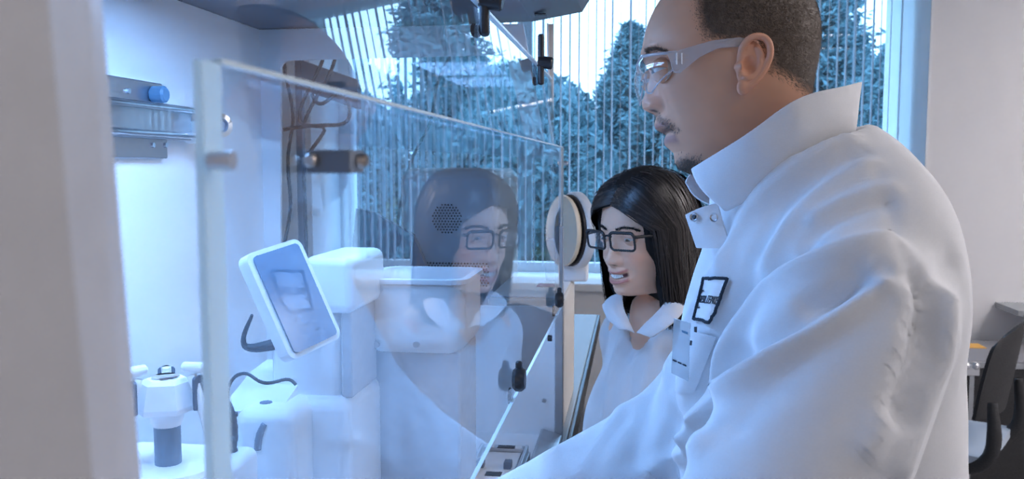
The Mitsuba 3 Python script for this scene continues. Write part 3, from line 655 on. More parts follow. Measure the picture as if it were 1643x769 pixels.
def loft_head(rows, disp, nu=330, nt=260):
    """rows: (xf, zf, xb, zb, halfwidth, centre share, n_front); disp(x, y, z) -> forward shift. Head frame: x forward, y left, z up, metres."""
    R = np.asarray(rows, float)
    s = np.r_[0, np.cumsum(.5*np.linalg.norm(np.diff(R[:, :2], axis=0), axis=1)+.5*np.linalg.norm(np.diff(R[:, 2:4], axis=0), axis=1))]
    u = np.linspace(0, s[-1], nu); G = np.column_stack([PchipInterpolator(s, R[:, k])(u) for k in range(7)])
    # dense sampling towards the front
    a = np.linspace(-1, 1, nt, endpoint=False); t = np.pi*(.55*a+.45*a**3)
    ct, st = np.cos(t), np.sin(t)
    Fp, Bp = G[:, None, :2], G[:, None, 2:4]; c = Bp+(Fp-Bp)*G[:, None, 5:6]
    n = np.where(ct > 0, G[:, 6:7], 2.05)
    px = np.sign(ct)*np.abs(ct)**(2/n); py = np.sign(st)*np.abs(st)**(2/n)
    xz = c+np.where(px[..., None] > 0, (Fp-c), (c-Bp))*px[..., None]
    P = np.stack([xz[..., 0], G[:, 4:5]*py, xz[..., 1]], -1)
    fr = np.clip(ct*3, 0, 1)[None, :]
    P[..., 0] += disp(P[..., 0], P[..., 1], P[..., 2])*fr
    V = P.reshape(-1, 3); i, j = [q.ravel() for q in np.meshgrid(np.arange(nu-1), np.arange(nt), indexing='ij')]; j2 = (j+1) % nt
    f = np.vstack([np.stack([i*nt+j, (i+1)*nt+j, (i+1)*nt+j2], 1), np.stack([i*nt+j, (i+1)*nt+j2, i*nt+j2], 1)])
    return trimesh.Trimesh(V, f, process=False)

def eye_parts(c, look, up_open, low_open, r=.0121):
    """(ball mesh, ball colours, lid mesh) in the head frame; look: unit gaze."""
    s = trimesh.creation.icosphere(4, r); d = s.vertices/r; a = np.degrees(np.arccos(np.clip(d@look, -1, 1)))
    col = np.tile([.62, .60, .58], (len(d), 1)); col[a < 29] = [.06, .035, .02]; col[a < 12] = [.004, .004, .004]
    s.apply_translation(c)
    U, W = np.meshgrid(np.linspace(-100, 100, 41), np.linspace(0, 1, 15), indexing='ij'); lids = []
    for sgn, op in ((1, up_open), (-1, low_open)):
        el = np.radians(sgn*(op*np.cos(np.radians(U*.9))+(95-op)*W)); az = np.radians(U)
        rr = r+.0012+.0006*(1-W)
        P = np.stack([np.cos(el)*np.cos(az), np.cos(el)*np.sin(az), np.sin(el)], -1)*rr[..., None]+c
        i, j = [q.ravel() for q in np.meshgrid(np.arange(40), np.arange(14), indexing='ij')]
        f = np.stack([i*15+j, (i+1)*15+j, (i+1)*15+j+1, i*15+j+1], 1); f = f if sgn > 0 else f[:, ::-1]
        lids.append(trimesh.Trimesh(P.reshape(-1, 3), np.vstack([f[:, [0, 1, 2]], f[:, [0, 2, 3]]]), process=False))
    return s, col, cat(lids)

def ear_mesh(h=.0008):
    """An outer ear in its own frame: x forward, y outward, z up; about 34 x 60 mm."""
    hel = np.array([(.006, .003, .004), (.010, .006, .016), (.006, .011, .027), (-.005, .014, .031), (-.014, .015, .025), (-.0175, .014, .012), (-.015, .012, -.003), (-.010, .010, -.015), (-.004, .007, -.023)])
    ah = np.array([(-.004, .009, .020), (-.0095, .011, .012), (-.0105, .010, .001), (-.006, .009, -.010), (.001, .008, -.014)])
    hel, ah = [CubicSpline(np.arange(len(q)), q)(np.linspace(0, len(q)-1, 4*len(q))) for q in (hel, ah)]
    fs = [ell((-.003, .004, .005), (.015, .0055, .027)), ell((-.001, .006, -.023), (.0075, .0045, .009))]
    fs += [cap(a, b, .0030, .0030) for a, b in zip(hel[:-1], hel[1:])]+[cap(a, b, .0026) for a, b in zip(ah[:-1], ah[1:])]
    fs += [cap((.009, .004, -.004), (.007, .0085, -.003), .0042)]
    f = carve(blend(fs, .0022), ell((.001, .0125, .000), (.0070, .0085, .0105)), .003)
    f = carve(f, cap((.002, .013, .018), (-.011, .0165, .008), .0027), .002)
    m = nets(f, (-.026, -.008, -.04), (.022, .024, .042), h)
    return trimesh.smoothing.filter_taubin(m, iterations=20)

def to_world(B, O):
    M = np.eye(4); M[:3, 0], M[:3, 1], M[:3, 2], M[:3, 3] = B[0], B[1], B[2], O; return M
def hand_sdf(M, curl=25, side=1):
    """Capsules of a hand; M: frame with x towards the fingers, z out of the back of the hand, y towards the thumb times side."""
    W = lambda *p: (M@np.array([*p, 1.0]))[:3]
    fs = [cap(W(-.03, 0, 0), W(.01, 0, 0), .026, .027)]
    fs += [cap(W(.01, y*.8, 0), W(.078, y, 0), .016, .0125) for y in (-.026, -.008, .010, .028)]
    for y, L in ((-.031, .8), (-.0095, .95), (.0115, 1.0), (.032, .92)):
        p, a = np.array([.082, y, 0.]), 0
        for ln, r in ((.042, .0088), (.026, .0080), (.021, .0070)):
            a += math.radians(curl); q = p+ln*L*np.array([math.cos(a), 0, -math.sin(a)]); fs.append(cap(W(p[0], p[1]*side, p[2]), W(q[0], q[1]*side, q[2]), r+.0006, r)); p = q
    p = [np.array(t) for t in ((.012, .022*side, -.006), (.045, .050*side, -.018), (.072, .060*side, -.026), (.094, .060*side, -.032))]
    fs += [cap(W(*a), W(*b), r1, r2) for a, b, r1, r2 in zip(p[:-1], p[1:], (.015, .0110, .0095), (.0115, .0098, .008))]
    return fs
def curve_pts(mesh, pxs, n=40):
    """Picture-height curve dropped on to a mesh: the 3-D polyline."""
    pxs = np.asarray(pxs, float); t = np.r_[0, np.cumsum(np.linalg.norm(np.diff(pxs, axis=0), axis=1))]; u = np.linspace(0, t[-1], n)
    P = np.column_stack([np.interp(u, t, pxs[:, 0]), np.interp(u, t, pxs[:, 1])]) if len(pxs) < 3 else np.column_stack([PchipInterpolator(t, pxs[:, 0])(u), PchipInterpolator(t, pxs[:, 1])(u)])
    return drop(mesh, P)
def drop(mesh, P):
    D = np.array([ray(*p) for p in np.asarray(P, float)]); D /= np.linalg.norm(D, axis=1, keepdims=True)
    loc, ri, ti = mesh.ray.intersects_location(np.tile(CAM, (len(D), 1)), D, multiple_hits=False)
    out = np.full((len(D), 3), np.nan); out[ri] = loc
    bad = np.isnan(out[:, 0])
    if bad.any() and not bad.all():
        k = np.flatnonzero(~bad)
        for i in np.flatnonzero(bad): out[i] = CAM+D[i]*np.linalg.norm(out[k[np.argmin(abs(k-i))]]-CAM)
    return out
def polyd(V, C):
    d = np.full(len(V), 9.0)
    for a, b in zip(C[:-1], C[1:]):
        e = b-a; t = np.clip(((V-a)@e)/(e@e+1e-12), 0, 1); d = np.minimum(d, np.linalg.norm(V-a-t[:, None]*e, axis=1))
    return d
def drape(mesh, P, lift, faces=None, th=.0012):
    """A grid of picture points (nu, nv, 2) dropped on a mesh as a thin sheet."""
    nu, nv = P.shape[:2]; Q = drop(mesh, P.reshape(-1, 2)).reshape(nu, nv, 3)
    for _ in range(3):
        Q[1:-1, 1:-1] = .5*Q[1:-1, 1:-1]+.125*(Q[2:, 1:-1]+Q[:-2, 1:-1]+Q[1:-1, 2:]+Q[1:-1, :-2])
    n = np.cross(np.gradient(Q, axis=0), np.gradient(Q, axis=1)); n /= np.linalg.norm(n, axis=-1, keepdims=True)+1e-12
    if (n*(CAM-Q)).sum() < 0: n = -n
    return Q+n*lift, n
def sheet_mesh(Q, n, th):
    nu, nv = Q.shape[:2]; V = np.vstack([Q.reshape(-1, 3), (Q-n*th).reshape(-1, 3)]); o = nu*nv
    i, j = [q.ravel() for q in np.meshgrid(np.arange(nu-1), np.arange(nv-1), indexing='ij')]
    a, b, c, d = i*nv+j, (i+1)*nv+j, (i+1)*nv+j+1, i*nv+j+1
    f = [np.stack([a, b, c], 1), np.stack([a, c, d], 1), np.stack([o+a, o+c, o+b], 1), np.stack([o+a, o+d, o+c], 1)]
    rg = [i*nv for i in range(nu)]+[(nu-1)*nv+j for j in range(1, nv)]+[i*nv+nv-1 for i in range(nu-2, -1, -1)]+[j for j in range(nv-2, 0, -1)]
    rg = np.array(rg); r2 = np.roll(rg, -1); f += [np.stack([rg, o+r2, r2], 1), np.stack([rg, o+rg, o+r2], 1)]
    m = trimesh.Trimesh(V, np.vstack(f), process=False); m.fix_normals(); return m
def bil(c, nu, nv):
    c = np.asarray(c, float); u, v = np.meshgrid(np.linspace(0, 1, nu), np.linspace(0, 1, nv), indexing='ij'); u, v = u[..., None], v[..., None]
    return (1-u)*(1-v)*c[0]+u*(1-v)*c[1]+u*v*c[2]+(1-u)*v*c[3]
def blades(P, N, Dv, L, wd, lift, rng):
    n = len(P); d = Dv+rng.normal(0, .25, (n, 3)); d -= N*(d*N).sum(1, keepdims=True); d /= np.linalg.norm(d, axis=1, keepdims=True)+1e-9
    s = np.cross(d, N); tip = P+(d*(1-lift)+N*lift)*L[:, None]
    V = np.stack([P-s*wd[:, None]-N*.0006, P+s*wd[:, None]-N*.0006, tip], 1).reshape(-1, 3)
    return trimesh.Trimesh(V, np.arange(3*n).reshape(-1, 3), process=False)

vc = {'type': 'mesh_attribute', 'name': 'vertex_color'}
bsdf('m_skin', {'type': 'principled', 'base_color': vc, 'roughness': .48, 'specular': .45, 'sheen': .1})
bsdf('m_eye', {'type': 'principled', 'base_color': vc, 'roughness': .08, 'specular': .5})
bsdf('m_hair_dark', {'type': 'principled', 'base_color': rgb(.010, .009, .009), 'roughness': .7, 'specular': .2})
bsdf('m_strand', {'type': 'principled', 'base_color': vc, 'roughness': .36, 'specular': .5})
bsdf('m_hair_brown', {'type': 'principled', 'base_color': rgb(.085, .060, .044), 'roughness': .6, 'specular': .3})
def weave(p, n, uv):
    return mi.Color3f(.68, .685, .70)*(.955+.045*mikit.noise(p.x*900, p.y*900, p.z*900))
princ('m_coat', mikit.proc(weave), .78, spec=.25, sheen=.35)
princ('m_thread', (.012, .022, .035), .8)
princ('m_trousers', (.05, .055, .07), .8)
princ('m_shoe', (.02, .02, .022), .4)
bsdf('m_safety', {'type': 'blendbsdf', 'weight': .45, 'a': {'type': 'thindielectric', 'int_ior': 1.58}, 'b': {'type': 'twosided', 'bsdf': {'type': 'principled', 'base_color': rgb(.66, .63, .66), 'roughness': .25, 'specular': .6}}}, False)
bsdf('m_lens', {'type': 'thindielectric', 'int_ior': 1.55}, False)
bsdf('m_badge', {'type': 'blendbsdf', 'weight': .45, 'a': {'type': 'thindielectric', 'int_ior': 1.5}, 'b': {'type': 'twosided', 'bsdf': {'type': 'principled', 'base_color': rgb(.60, .68, .74), 'roughness': .25}}}, False)

# ================================================================== the man
man_ = thing('person', 'man in a white lab coat and clear safety glasses, close, in profile facing left', 'person')
HO = PY(1170, 110, .97); hs = float(np.dot(HO-CAM, FWD))/F          # metres per pixel at his head
HM = to_world((-RIGHT, -FWD, UP), HO)
hx = lambda px: (1170-px)*hs
hz_ = lambda py: (110-py)*hs
def mrow(fx, fy, bx_, by, w, c=.47, n=2.2): return (hx(fx), hz_(fy), hx(bx_), hz_(by), w/1000, c, n)
mrows = [mrow(1192, -82, 1193, -82, 1), mrow(1145, -72, 1240, -72, 38), mrow(1100, -45, 1272, -45, 59), mrow(1068, -12, 1293, -12, 68), mrow(1050, 15, 1304, 18, 73), mrow(1038, 45, 1310, 46, 75.5, .45, 2.35),
         mrow(1033, 72, 1310, 72, 76, .45, 2.5), mrow(1037, 95, 1307, 95, 75.5, .45, 2.5), mrow(1045, 120, 1303, 115, 74.5, .45, 2.4), mrow(1050, 150, 1299, 138, 72, .45, 2.25), mrow(1054, 180, 1297, 158, 69, .45, 2.15),
         mrow(1058, 205, 1298, 175, 65, .45, 2.1), mrow(1072, 232, 1300, 190, 60, .42, 2.0), mrow(1081, 250, 1303, 205, 57, .40, 1.95), mrow(1087, 264, 1306, 215, 55, .38, 1.9), mrow(1102, 275, 1309, 225, 55, .36, 1.9),
         mrow(1130, 283, 1312, 235, 57, .38, 1.95), mrow(1158, 294, 1316, 250, 59, .42, 2.0), mrow(1176, 315, 1322, 270, 61, .45, 2.0), mrow(1180, 355, 1326, 310, 60, .45, 2.0), mrow(1180, 400, 1328, 360, 58, .45, 2.0)]
mprof = np.array([(1033, 72), (1030, 82), (1035, 95), (1043, 107), (1043, 120), (1041, 132), (1036, 148), (1031, 160), (1030, 168), (1032, 175), (1040, 179), (1051, 182), (1054, 187), (1052, 195), (1051, 201), (1053, 206), (1065, 210), (1072, 214), (1069, 219), (1066, 226), (1067, 232), (1075, 239), (1081, 245), (1082, 252), (1084, 262), (1092, 270)], float)
_b = np.array([(r[0], r[1]) for r in mrows[5:16]])
def dmid(z):
    zz_ = -z; a = np.interp(zz_, -hz_(mprof[:, 1]), hx(mprof[:, 0])); b = np.interp(zz_, -_b[:, 1], _b[:, 0])
    return np.where((z < hz_(72)) & (z > hz_(270)), a-b, 0)
ye, ze, zm_, za = .032, hz_(112), hz_(211), hz_(171)
def mdisp(x, y, z):
    ay = np.abs(y); py = 110-z/hs
    sig = np.interp(py, [80, 100, 110, 130, 150, 165, 178, 184, 190, 215, 240, 262, 272], [.016, .009, .008, .0095, .011, .0135, .0145, .013, .019, .025, .024, .020, .02])
    pw = np.interp(py, [100, 180, 190], [2.2, 2.4, 4])
    d = dmid(z)*np.exp(-(ay/sig)**pw)
    d += .0055*gauss((ay-.0155)/.0055, (z-za)/.0060)-.002*gauss((ay-.022)/.004, (z-za)/.008)
    d -= .0085*gauss((ay-ye)/.016, (z-hz_(121))/.0105)
    d += .0030*gauss((ay-.030)/.020, (z-hz_(84))/.006)
    d += .0030*gauss((ay-.040)/.016, (z-hz_(150))/.016)
    d -= .0020*gauss((ay-.030)/.006, (z-hz_(205))/.012)
    return d
mh = loft_head(mrows, mdisp)
V = mh.vertices; X_, Y_, Z_ = V.T; pxh, pyh = 1170-X_/hs, 110-Z_/hs
kk = 1-np.abs(Y_)/.97                                   # seen from the side, nearer points spread from the middle of the view
def side(px, py, k): return 821.5+(px-821.5)/k, 384.5+(py-384.5)/k
P2 = np.column_stack(side(pxh, pyh, kk))
def inward(px, py, y): k = 1-abs(y)/.97; return 821.5+(px-821.5)*k, 384.5+(py-384.5)*k
# hairline: distance inside the hair area, in side view pixels
HAIR = [(1096, -95), (1108, -40), (1116, 0), (1123, 42), (1136, 60), (1166, 68), (1214, 62), (1230, 82), (1238, 112), (1262, 122), (1300, 150), (1345, 160), (1360, -140), (1096, -140)]
sdh = polysd(P2, HAIR)+7*(meshkit.fbm(V*90, 3)-.5)
skin = np.array([.62, .325, .20]); tone = meshkit.fbm(V*60, 3, 5)[:, None]
col = skin*(.94+.12*tone)
ear_red = gauss((X_+.0)/.05, (Z_-hz_(110))/.05)[:, None]
col *= 1+np.array([.06, -.02, -.02])*gauss((pxh-1045)/25, (pyh-165)/25)[:, None]
k = np.clip(-sdh/16+.30, 0, 1)[:, None]; col = col*(1-k)+np.array([.115, .082, .062])*k
def mous(P): t = np.clip(((P-[1053, 187])@np.array([32., 20.]))/1424, 0, 1)[:, None]; return np.exp(-(np.linalg.norm(P-[1053, 187]-t*[32, 20], axis=1)/4.6)**2)
st = .55*gauss((pxh-1098)/16, (pyh-266)/11)+.26*mous(P2)+.16*gauss((pxh-1110)/50, (pyh-262)/24)
col = col*(1-np.clip(st, 0, .8)[:, None])+np.array([.05, .035, .028])*np.clip(st, 0, .8)[:, None]
lip = np.clip(1.5*gauss((pyh-204)/3.6)+1.5*gauss((pyh-226)/6.5), 0, 1)*np.clip((.026-np.abs(Y_))/.004, 0, 1)*(X_ > .055)
col = col*(1-.75*lip[:, None])+np.array([.30, .14, .125])*.75*lip[:, None]
gap = np.clip(1.3*gauss((pyh-211.5)/2.6), 0, 1)*np.clip((.024-np.abs(Y_))/.003, 0, 1)*(X_ > .055)
col = col*(1-.9*gap[:, None])+np.array([.05, .02, .018])*.9*gap[:, None]
nos = np.clip(1.4*gauss((np.abs(Y_)-.0095)/.0045, (pyh-180.0)/2.6), 0, 1)*(X_ > .07); col *= 1-.85*nos[:, None]
col *= 1-.22*gauss((np.abs(Y_)-.0225)/.0030, (pyh-174)/7)[:, None]*(X_ > .06)[:, None]
mh.visual = trimesh.visual.ColorVisuals()
ears, ecol = [], []
E0 = ear_mesh()
for s in (1, -1):
    e = E0.copy(); e.apply_scale([.96, s, .94])
    if s < 0: e.invert()
    R_ = rot(-14, (0, 1, 0)); e.apply_transform(R_); e.apply_transform(rot(s*14, (0, 0, 1)))
    ex_, ez2 = inward(1195, 107, .075); e.apply_translation([hx(ex_), s*.0715, hz_(ez2)]); ears.append(e); ecol.append(np.tile(skin*[1.04, .95, .95], (len(e.vertices), 1)))
parts_v, parts_c = [mh]+ears, [col]+ecol
eyes = []
for s in (1, -1):
    c = np.array([hx(inward(1064, 113, ye)[0]), s*ye, hz_(inward(1064, 113, ye)[1])]); look = np.array([.90, .05, -.42]); look /= np.linalg.norm(look)
    b, bc, lids = eye_parts(c, look, 5, 22); eyes.append((b, bc)); parts_v.append(lids); parts_c.append(np.tile(skin*.93, (len(lids.vertices), 1)))
# body under the clothes: torso, arms, hands, legs
SHn, ELn, WRn = np.array([.196, .785, 1.362]), np.array([.080, .660, 1.15]), np.array([-.155, .80, 1.055])
SHf, ELf, WRf = np.array([.185, 1.115, 1.345]), np.array([.075, 1.115, 1.15]), np.array([-.175, 1.02, 1.045])
def hand_frame(w, d, side):
    d = np.asarray(d, float)/np.linalg.norm(d); z = np.array([0, 0, 1.0]); z -= d*np.dot(z, d); z /= np.linalg.norm(z); M = np.eye(4)
    M[:3, 0], M[:3, 2] = d, z; M[:3, 1] = np.cross(z, d); M[:3, 3] = w; return M
body_f = [ell((.19, .95, 1.25), (.10, .16, .22)), cap((.20, .83, 1.36), (.19, 1.07, 1.36), .06), ell((.20, .95, 1.0), (.10, .15, .2)), cap((.20, .955, 1.40), (.165, .96, 1.47), .045),
          cap(SHn, ELn, .05, .04), cap(ELn, WRn, .04, .028), cap(SHf, ELf, .05, .04), cap(ELf, WRf, .04, .028)]
dn, df = (WRn-ELn)/np.linalg.norm(WRn-ELn), (WRf-ELf)/np.linalg.norm(WRf-ELf)
hn, hf = hand_frame(WRn+dn*.035, dn+[0, 0, .05], 1), hand_frame(WRf+df*.035, df+[0, 0, .05], -1)
arms = blend(body_f, .03)
bm = nets(arms, (-.22, .58, .80), (.34, 1.22, 1.56), .010)
hm_ = [nets(blend(hand_sdf(M, 24, s)+[cap(M[:3, 3]-M[:3, 0]*.09, M[:3, 3], .029, .027)], .008), M[:3, 3]-[.20, .14, .12], M[:3, 3]+[.12, .14, .07], .0035) for M, s in ((hn, -1), (hf, 1))]
legs = nets(blend([cap((.21, .86, .95), (.23, .85, .52), .075, .055), cap((.23, .85, .52), (.27, .84, .10), .055, .04), cap((.27, .84, .05), (.12, .83, .045), .042, .040),
                   cap((.20, 1.04, .95), (.17, 1.06, .52), .075, .055), cap((.17, 1.06, .52), (.20, 1.07, .10), .055, .04), cap((.20, 1.07, .05), (.05, 1.06, .045), .042, .040)], .03), (-.05, .70, 0.0), (.40, 1.22, 1.08), .012)
inner = [bm]+hm_+[legs]
for m in inner: parts_c.append(np.tile(skin*1.02, (len(m.vertices), 1)))
hv = cat([xf(m, HM) for m in parts_v]+inner)
obj('body', mikit.ply(hv, 'm_skin', smooth=True, color=np.vstack(parts_c)), None, man_)
for b, bc in eyes: obj('eye', mikit.ply(xf(b, HM), 'm_eye', smooth=True, color=bc), None, man_)
# cropped hair: very short blades
rng = np.random.default_rng(3)
mhw = mh
cen = mh.triangles_center; cs = polysd(np.column_stack(side(1170-cen[:, 0]/hs, 110-cen[:, 2]/hs, 1-np.abs(cen[:, 1])/.97)), HAIR)
wgt = mh.area_faces*np.clip(.55-cs/22, 0, 1)*(cen[:, 2] > hz_(190))
fi = rng.choice(len(cen), 52000, p=wgt/wgt.sum()); bc_ = rng.dirichlet([1, 1, 1], len(fi))
P = (mh.triangles[fi]*bc_[..., None]).sum(1); N = mh.face_normals[fi]
if (N*(P-[0, 0, 0])).sum() < 0: N = -N
Dv = np.tile([-.5, 0, -.8], (len(P), 1)); Dv[P[:, 2] > .08] = [.9, 0, -.2]
obj('hair', xf(blades(P, N, Dv, rng.uniform(.003, .0065, len(P)), rng.uniform(.00025, .00045, len(P)), .35, rng), HM), 'm_hair_brown', man_)
def brow(pts, n, L, rng, mesh, w=.0022):
    pts = np.array(pts); t = rng.random(n)*(len(pts)-1); i = np.minimum(t.astype(int), len(pts)-2); q = pts[i]+(pts[i+1]-pts[i])*(t-i)[:, None]+rng.normal(0, w, (n, 3))*[0, .3, 1]
    Pn, _, ti = trimesh.proximity.closest_point(mesh, q); Nn = mesh.face_normals[ti]; Nn = Nn*np.sign((Nn*(Pn-[.02, 0, 0])).sum(1))[:, None]
    return blades(Pn+Nn*.0004, Nn, np.tile(pts[-1]-pts[0], (n, 1))*8+[0, 0, .2], rng.uniform(.6, 1.1, n)*L, np.full(n, .00032), .22, rng)
sub = mh.submesh([np.flatnonzero((cen[:, 0] > .03) & (cen[:, 2] > -.06) & (cen[:, 2] < .06))], append=True)
for s in (1, -1):
    obj('eyebrow', xf(brow([(.094, s*.012, hz_(inward(0, 87, .012)[1])), (.092, s*.024, hz_(inward(0, 83, .024)[1])), (.086, s*.038, hz_(inward(0, 81, .038)[1])), (.078, s*.049, hz_(inward(0, 88, .049)[1]))], 420, .0065, rng, sub, .0014), HM), 'm_hair_brown', man_)
# goatee and moustache stubble
wg = mh.area_faces*np.clip(gauss((1170-cen[:, 0]/hs-1098)/15, (110-cen[:, 2]/hs-268)/10)+.35*mous(np.column_stack(side(1170-cen[:, 0]/hs, 110-cen[:, 2]/hs, 1-np.abs(cen[:, 1])/.97))), 0, 1)*(np.abs(cen[:, 1]) < .034)
fi = rng.choice(len(cen), 3000, p=wg/wg.sum()); P = mh.triangles_center[fi]+rng.normal(0, .0006, (len(fi), 3)); N = mh.face_normals[fi]; N = N*np.sign((N*(P-[.02, 0, -.06])).sum(1))[:, None]
obj('beard', xf(blades(P, N, np.tile([.1, 0, -1.], (len(P), 1)), rng.uniform(.003, .006, len(P)), np.full(len(P), .00028), .3, rng), HM), 'm_hair_brown', man_)

# safety glasses
sgk = thing('safety_glasses', 'clear plastic wraparound safety glasses worn by the man', 'glasses')
top, botm = [], []
na = 41
ang = np.linspace(-1, 1, na)
def inward_np(px, py, y): k = 1-np.abs(y)/.97; return 821.5+(px-821.5)*k, 384.5+(py-384.5)*k
def lens_pt(a, v):     # a: -1..1 round the face, v: 0 top .. 1 bottom
    y = .066*np.sin(a*1.25)/np.sin(1.25); px = 1031+54*(np.abs(a)**2.3); tp = 92-6*np.abs(a)**2; bt = 150-42*np.clip(np.abs(a)-.50, 0, 1)*2-30*np.exp(-(a/.16)**2)
    py = tp+(bt-tp)*v
    px, py = inward_np(px, py, y)
    return np.stack([hx(px)-.004*v*(1-np.abs(a))+.006*np.sin(v*np.pi)*(1-a*a), y, hz_(py)], -1)
U_, W_ = np.meshgrid(ang, np.linspace(0, 1, 9), indexing='ij'); Q = lens_pt(U_, W_)
i, j = [q.ravel() for q in np.meshgrid(np.arange(na-1), np.arange(8), indexing='ij')]
fq = np.stack([i*9+j, (i+1)*9+j, (i+1)*9+j+1, i*9+j+1], 1)
obj('lens', mikit.ply(((HM@np.c_[Q.reshape(-1, 3), np.ones(na*9)].T).T[:, :3], fq), 'm_lens', smooth=True), None, sgk)
obj('brow_bar', xf(tube(Q[:, 0]+[.0005, 0, .001], .0016, 8, 1), HM), 'm_safety', sgk, smooth=True)
obj('lens_rim', xf(tube(Q[:, -1], .0009, 6, 1), HM), 'm_safety', sgk, smooth=True)
for s in (1, -1):
    pol = sg.Polygon([(hx(inward(a, b, .074)[0]), hz_(inward(a, b, .074)[1])) for a, b in ((1074, 86), (1100, 78), (1140, 68), (1184, 63), (1214, 66), (1245, 74), (1247, 79), (1215, 75), (1190, 75), (1150, 78), (1122, 91), (1106, 104), (1092, 115), (1083, 114), (1078, 98))]).buffer(.0006)
    m = extrude_polygon(pol, .0022, engine='earcut'); m = m.subdivide().subdivide()
    v = m.vertices.copy(); xx, zz2, dd = v[:, 0], v[:, 1], v[:, 2]
    yy = .066+.0120*np.clip((hx(1065)-xx)/(hx(1065)-hx(1165)), 0, 1)**.8-.007*np.clip((hx(1140)-xx)/.03, 0, 1)
    m.vertices = np.column_stack([xx, s*(yy+dd), zz2]); m.fix_normals()
    tk = obj('temple', xf(m, HM), 'm_safety', sgk)
    for xx_ in (1086, 1094): obj('hinge_line', xf(bx(hx(inward(xx_, 90, .07)[0]), hx(inward(xx_, 90, .07)[0])+.0012, s*.0690, s*.0712, hz_(inward(0, 104, .07)[1]), hz_(inward(0, 86, .07)[1])), HM), 'm_reveal', tk)

# lab coat
def coat_sdf():
    fs = [cap((.212, .862, 1.385), (.200, 1.06, 1.385), .088), ell((.190, .955, 1.27), (.142, .190, .22)), ell((.205, .955, 1.02), (.148, .195, .30)),
          cap((.205, .955, .98), (.21, .955, .55), .175, .21, (1.12, .95, 1)), cap((.215, .958, 1.395), (.212, .96, 1.475), .088, .070), cap((.235, .90, 1.44), (.225, 1.02, 1.44), .055)]
    t = blend(fs, .06)
    an = blend([cap(SHn, ELn, .080, .079), cap(ELn, WRn, .079, .056)], .03)
    af = blend([cap(SHf, ELf, .080, .074), cap(ELf, WRf, .074, .056)], .03)
    def f(X, Y, Z):
        v = smin(t(X, Y, Z), an(X, Y, Z), .022); v = smin(v, af(X, Y, Z), .03)
        v = np.maximum(v, .56-Z)
        v = smin(v, cap((.190, .958, 1.40), (.170, .958, 1.47), .092, .088)(X, Y, Z), .03)
        v = np.maximum(v, Z-(1.484+(X-.09)*.40))
        # open neck
        return -smin(-v, cap((.168, .96, 1.43), (.152, .96, 1.64), .064, .078)(X, Y, Z), .008)
    return f
coat = nets(coat_sdf(), (-.26, .54, .54), (.42, 1.26, 1.58), .0062)
coat = trimesh.smoothing.filter_taubin(coat, iterations=8)
FOLDS = [  # picture curve on the coat, height, width (m)
    ([(1429, 385), (1380, 393), (1323, 412), (1232, 463), (1186, 513), (1146, 584), (1122, 660)], .0075, .011), ([(1300, 402), (1215, 452), (1168, 505), (1128, 580), (1105, 650)], -.0085, .011),
    ([(1409, 446), (1343, 503), (1232, 579), (1146, 645), (1108, 700)], .0095, .010), ([(1380, 440), (1310, 490), (1210, 555), (1130, 625), (1098, 680)], -.009, .014), ([(1420, 430), (1360, 460), (1290, 480)], -.005, .008), ([(1400, 470), (1330, 530), (1240, 610), (1180, 680)], -.004, .018),
    ([(1366, 226), (1290, 262), (1208, 330), (1165, 420), (1150, 500)], .0055, .011), ([(1360, 245), (1280, 300), (1225, 370), (1190, 450)], -.0055, .012), ([(1395, 262), (1330, 300), (1260, 370), (1222, 440)], .0050, .010), ([(1420, 320), (1350, 345), (1290, 392)], -.0045, .009), ([(1425, 300), (1370, 318), (1310, 350)], .004, .009),
    ([(1430, 387), (1468, 425), (1490, 480), (1496, 540), (1482, 600)], -.0022, .0045), ([(1368, 222), (1405, 270), (1428, 330), (1434, 384)], -.0016, .004),
    ([(1500, 470), (1490, 520), (1462, 590), (1440, 655)], -.010, .013), ([(1520, 480), (1512, 560), (1480, 640), (1440, 750)], .007, .014), ([(1455, 560), (1432, 640), (1395, 720)], .005, .012),
    ([(1130, 560), (1110, 620), (1085, 680), (1075, 740)], -.006, .012), ([(1085, 500), (1070, 560), (1080, 640)], .005, .012), ([(1060, 560), (1040, 640), (1020, 740)], -.006, .014), ([(1020, 610), (980, 690), (940, 760)], .005, .012), ([(1000, 670), (960, 730), (940, 768)], -.005, .010),
    ([(1110, 704), (1131, 714), (1085, 733), (1040, 755)], .006, .009), ([(1160, 420), (1120, 480), (1100, 540)], .004, .012), ([(1530, 420), (1500, 450), (1470, 440)], -.004, .012),
]
N0 = np.array(coat.vertex_normals); Vc = np.array(coat.vertices); dsp = np.zeros(len(Vc))
for pts, amp, wd in FOLDS:
    C = curve_pts(coat, pts, 26); near = np.flatnonzero((np.abs(Vc-C.mean(0)).max(1) < .4))
    d = polyd(Vc[near], C); dsp[near] += 1.5*amp*np.exp(-(d/wd)**2)
dsp += .0050*(meshkit.fbm(Vc*[9, 9, 5], 3, 2)-.5)+.0040*(meshkit.fbm(Vc@np.array([[14, 6, 0], [-6, 14, 0], [3, 8, 5.0]]), 2, 9)-.5)
coat.vertices = Vc+N0*dsp[:, None]
coat = trimesh.smoothing.filter_taubin(coat, iterations=4)
ck_ = obj('lab_coat', coat, 'm_coat', man_, smooth=True)

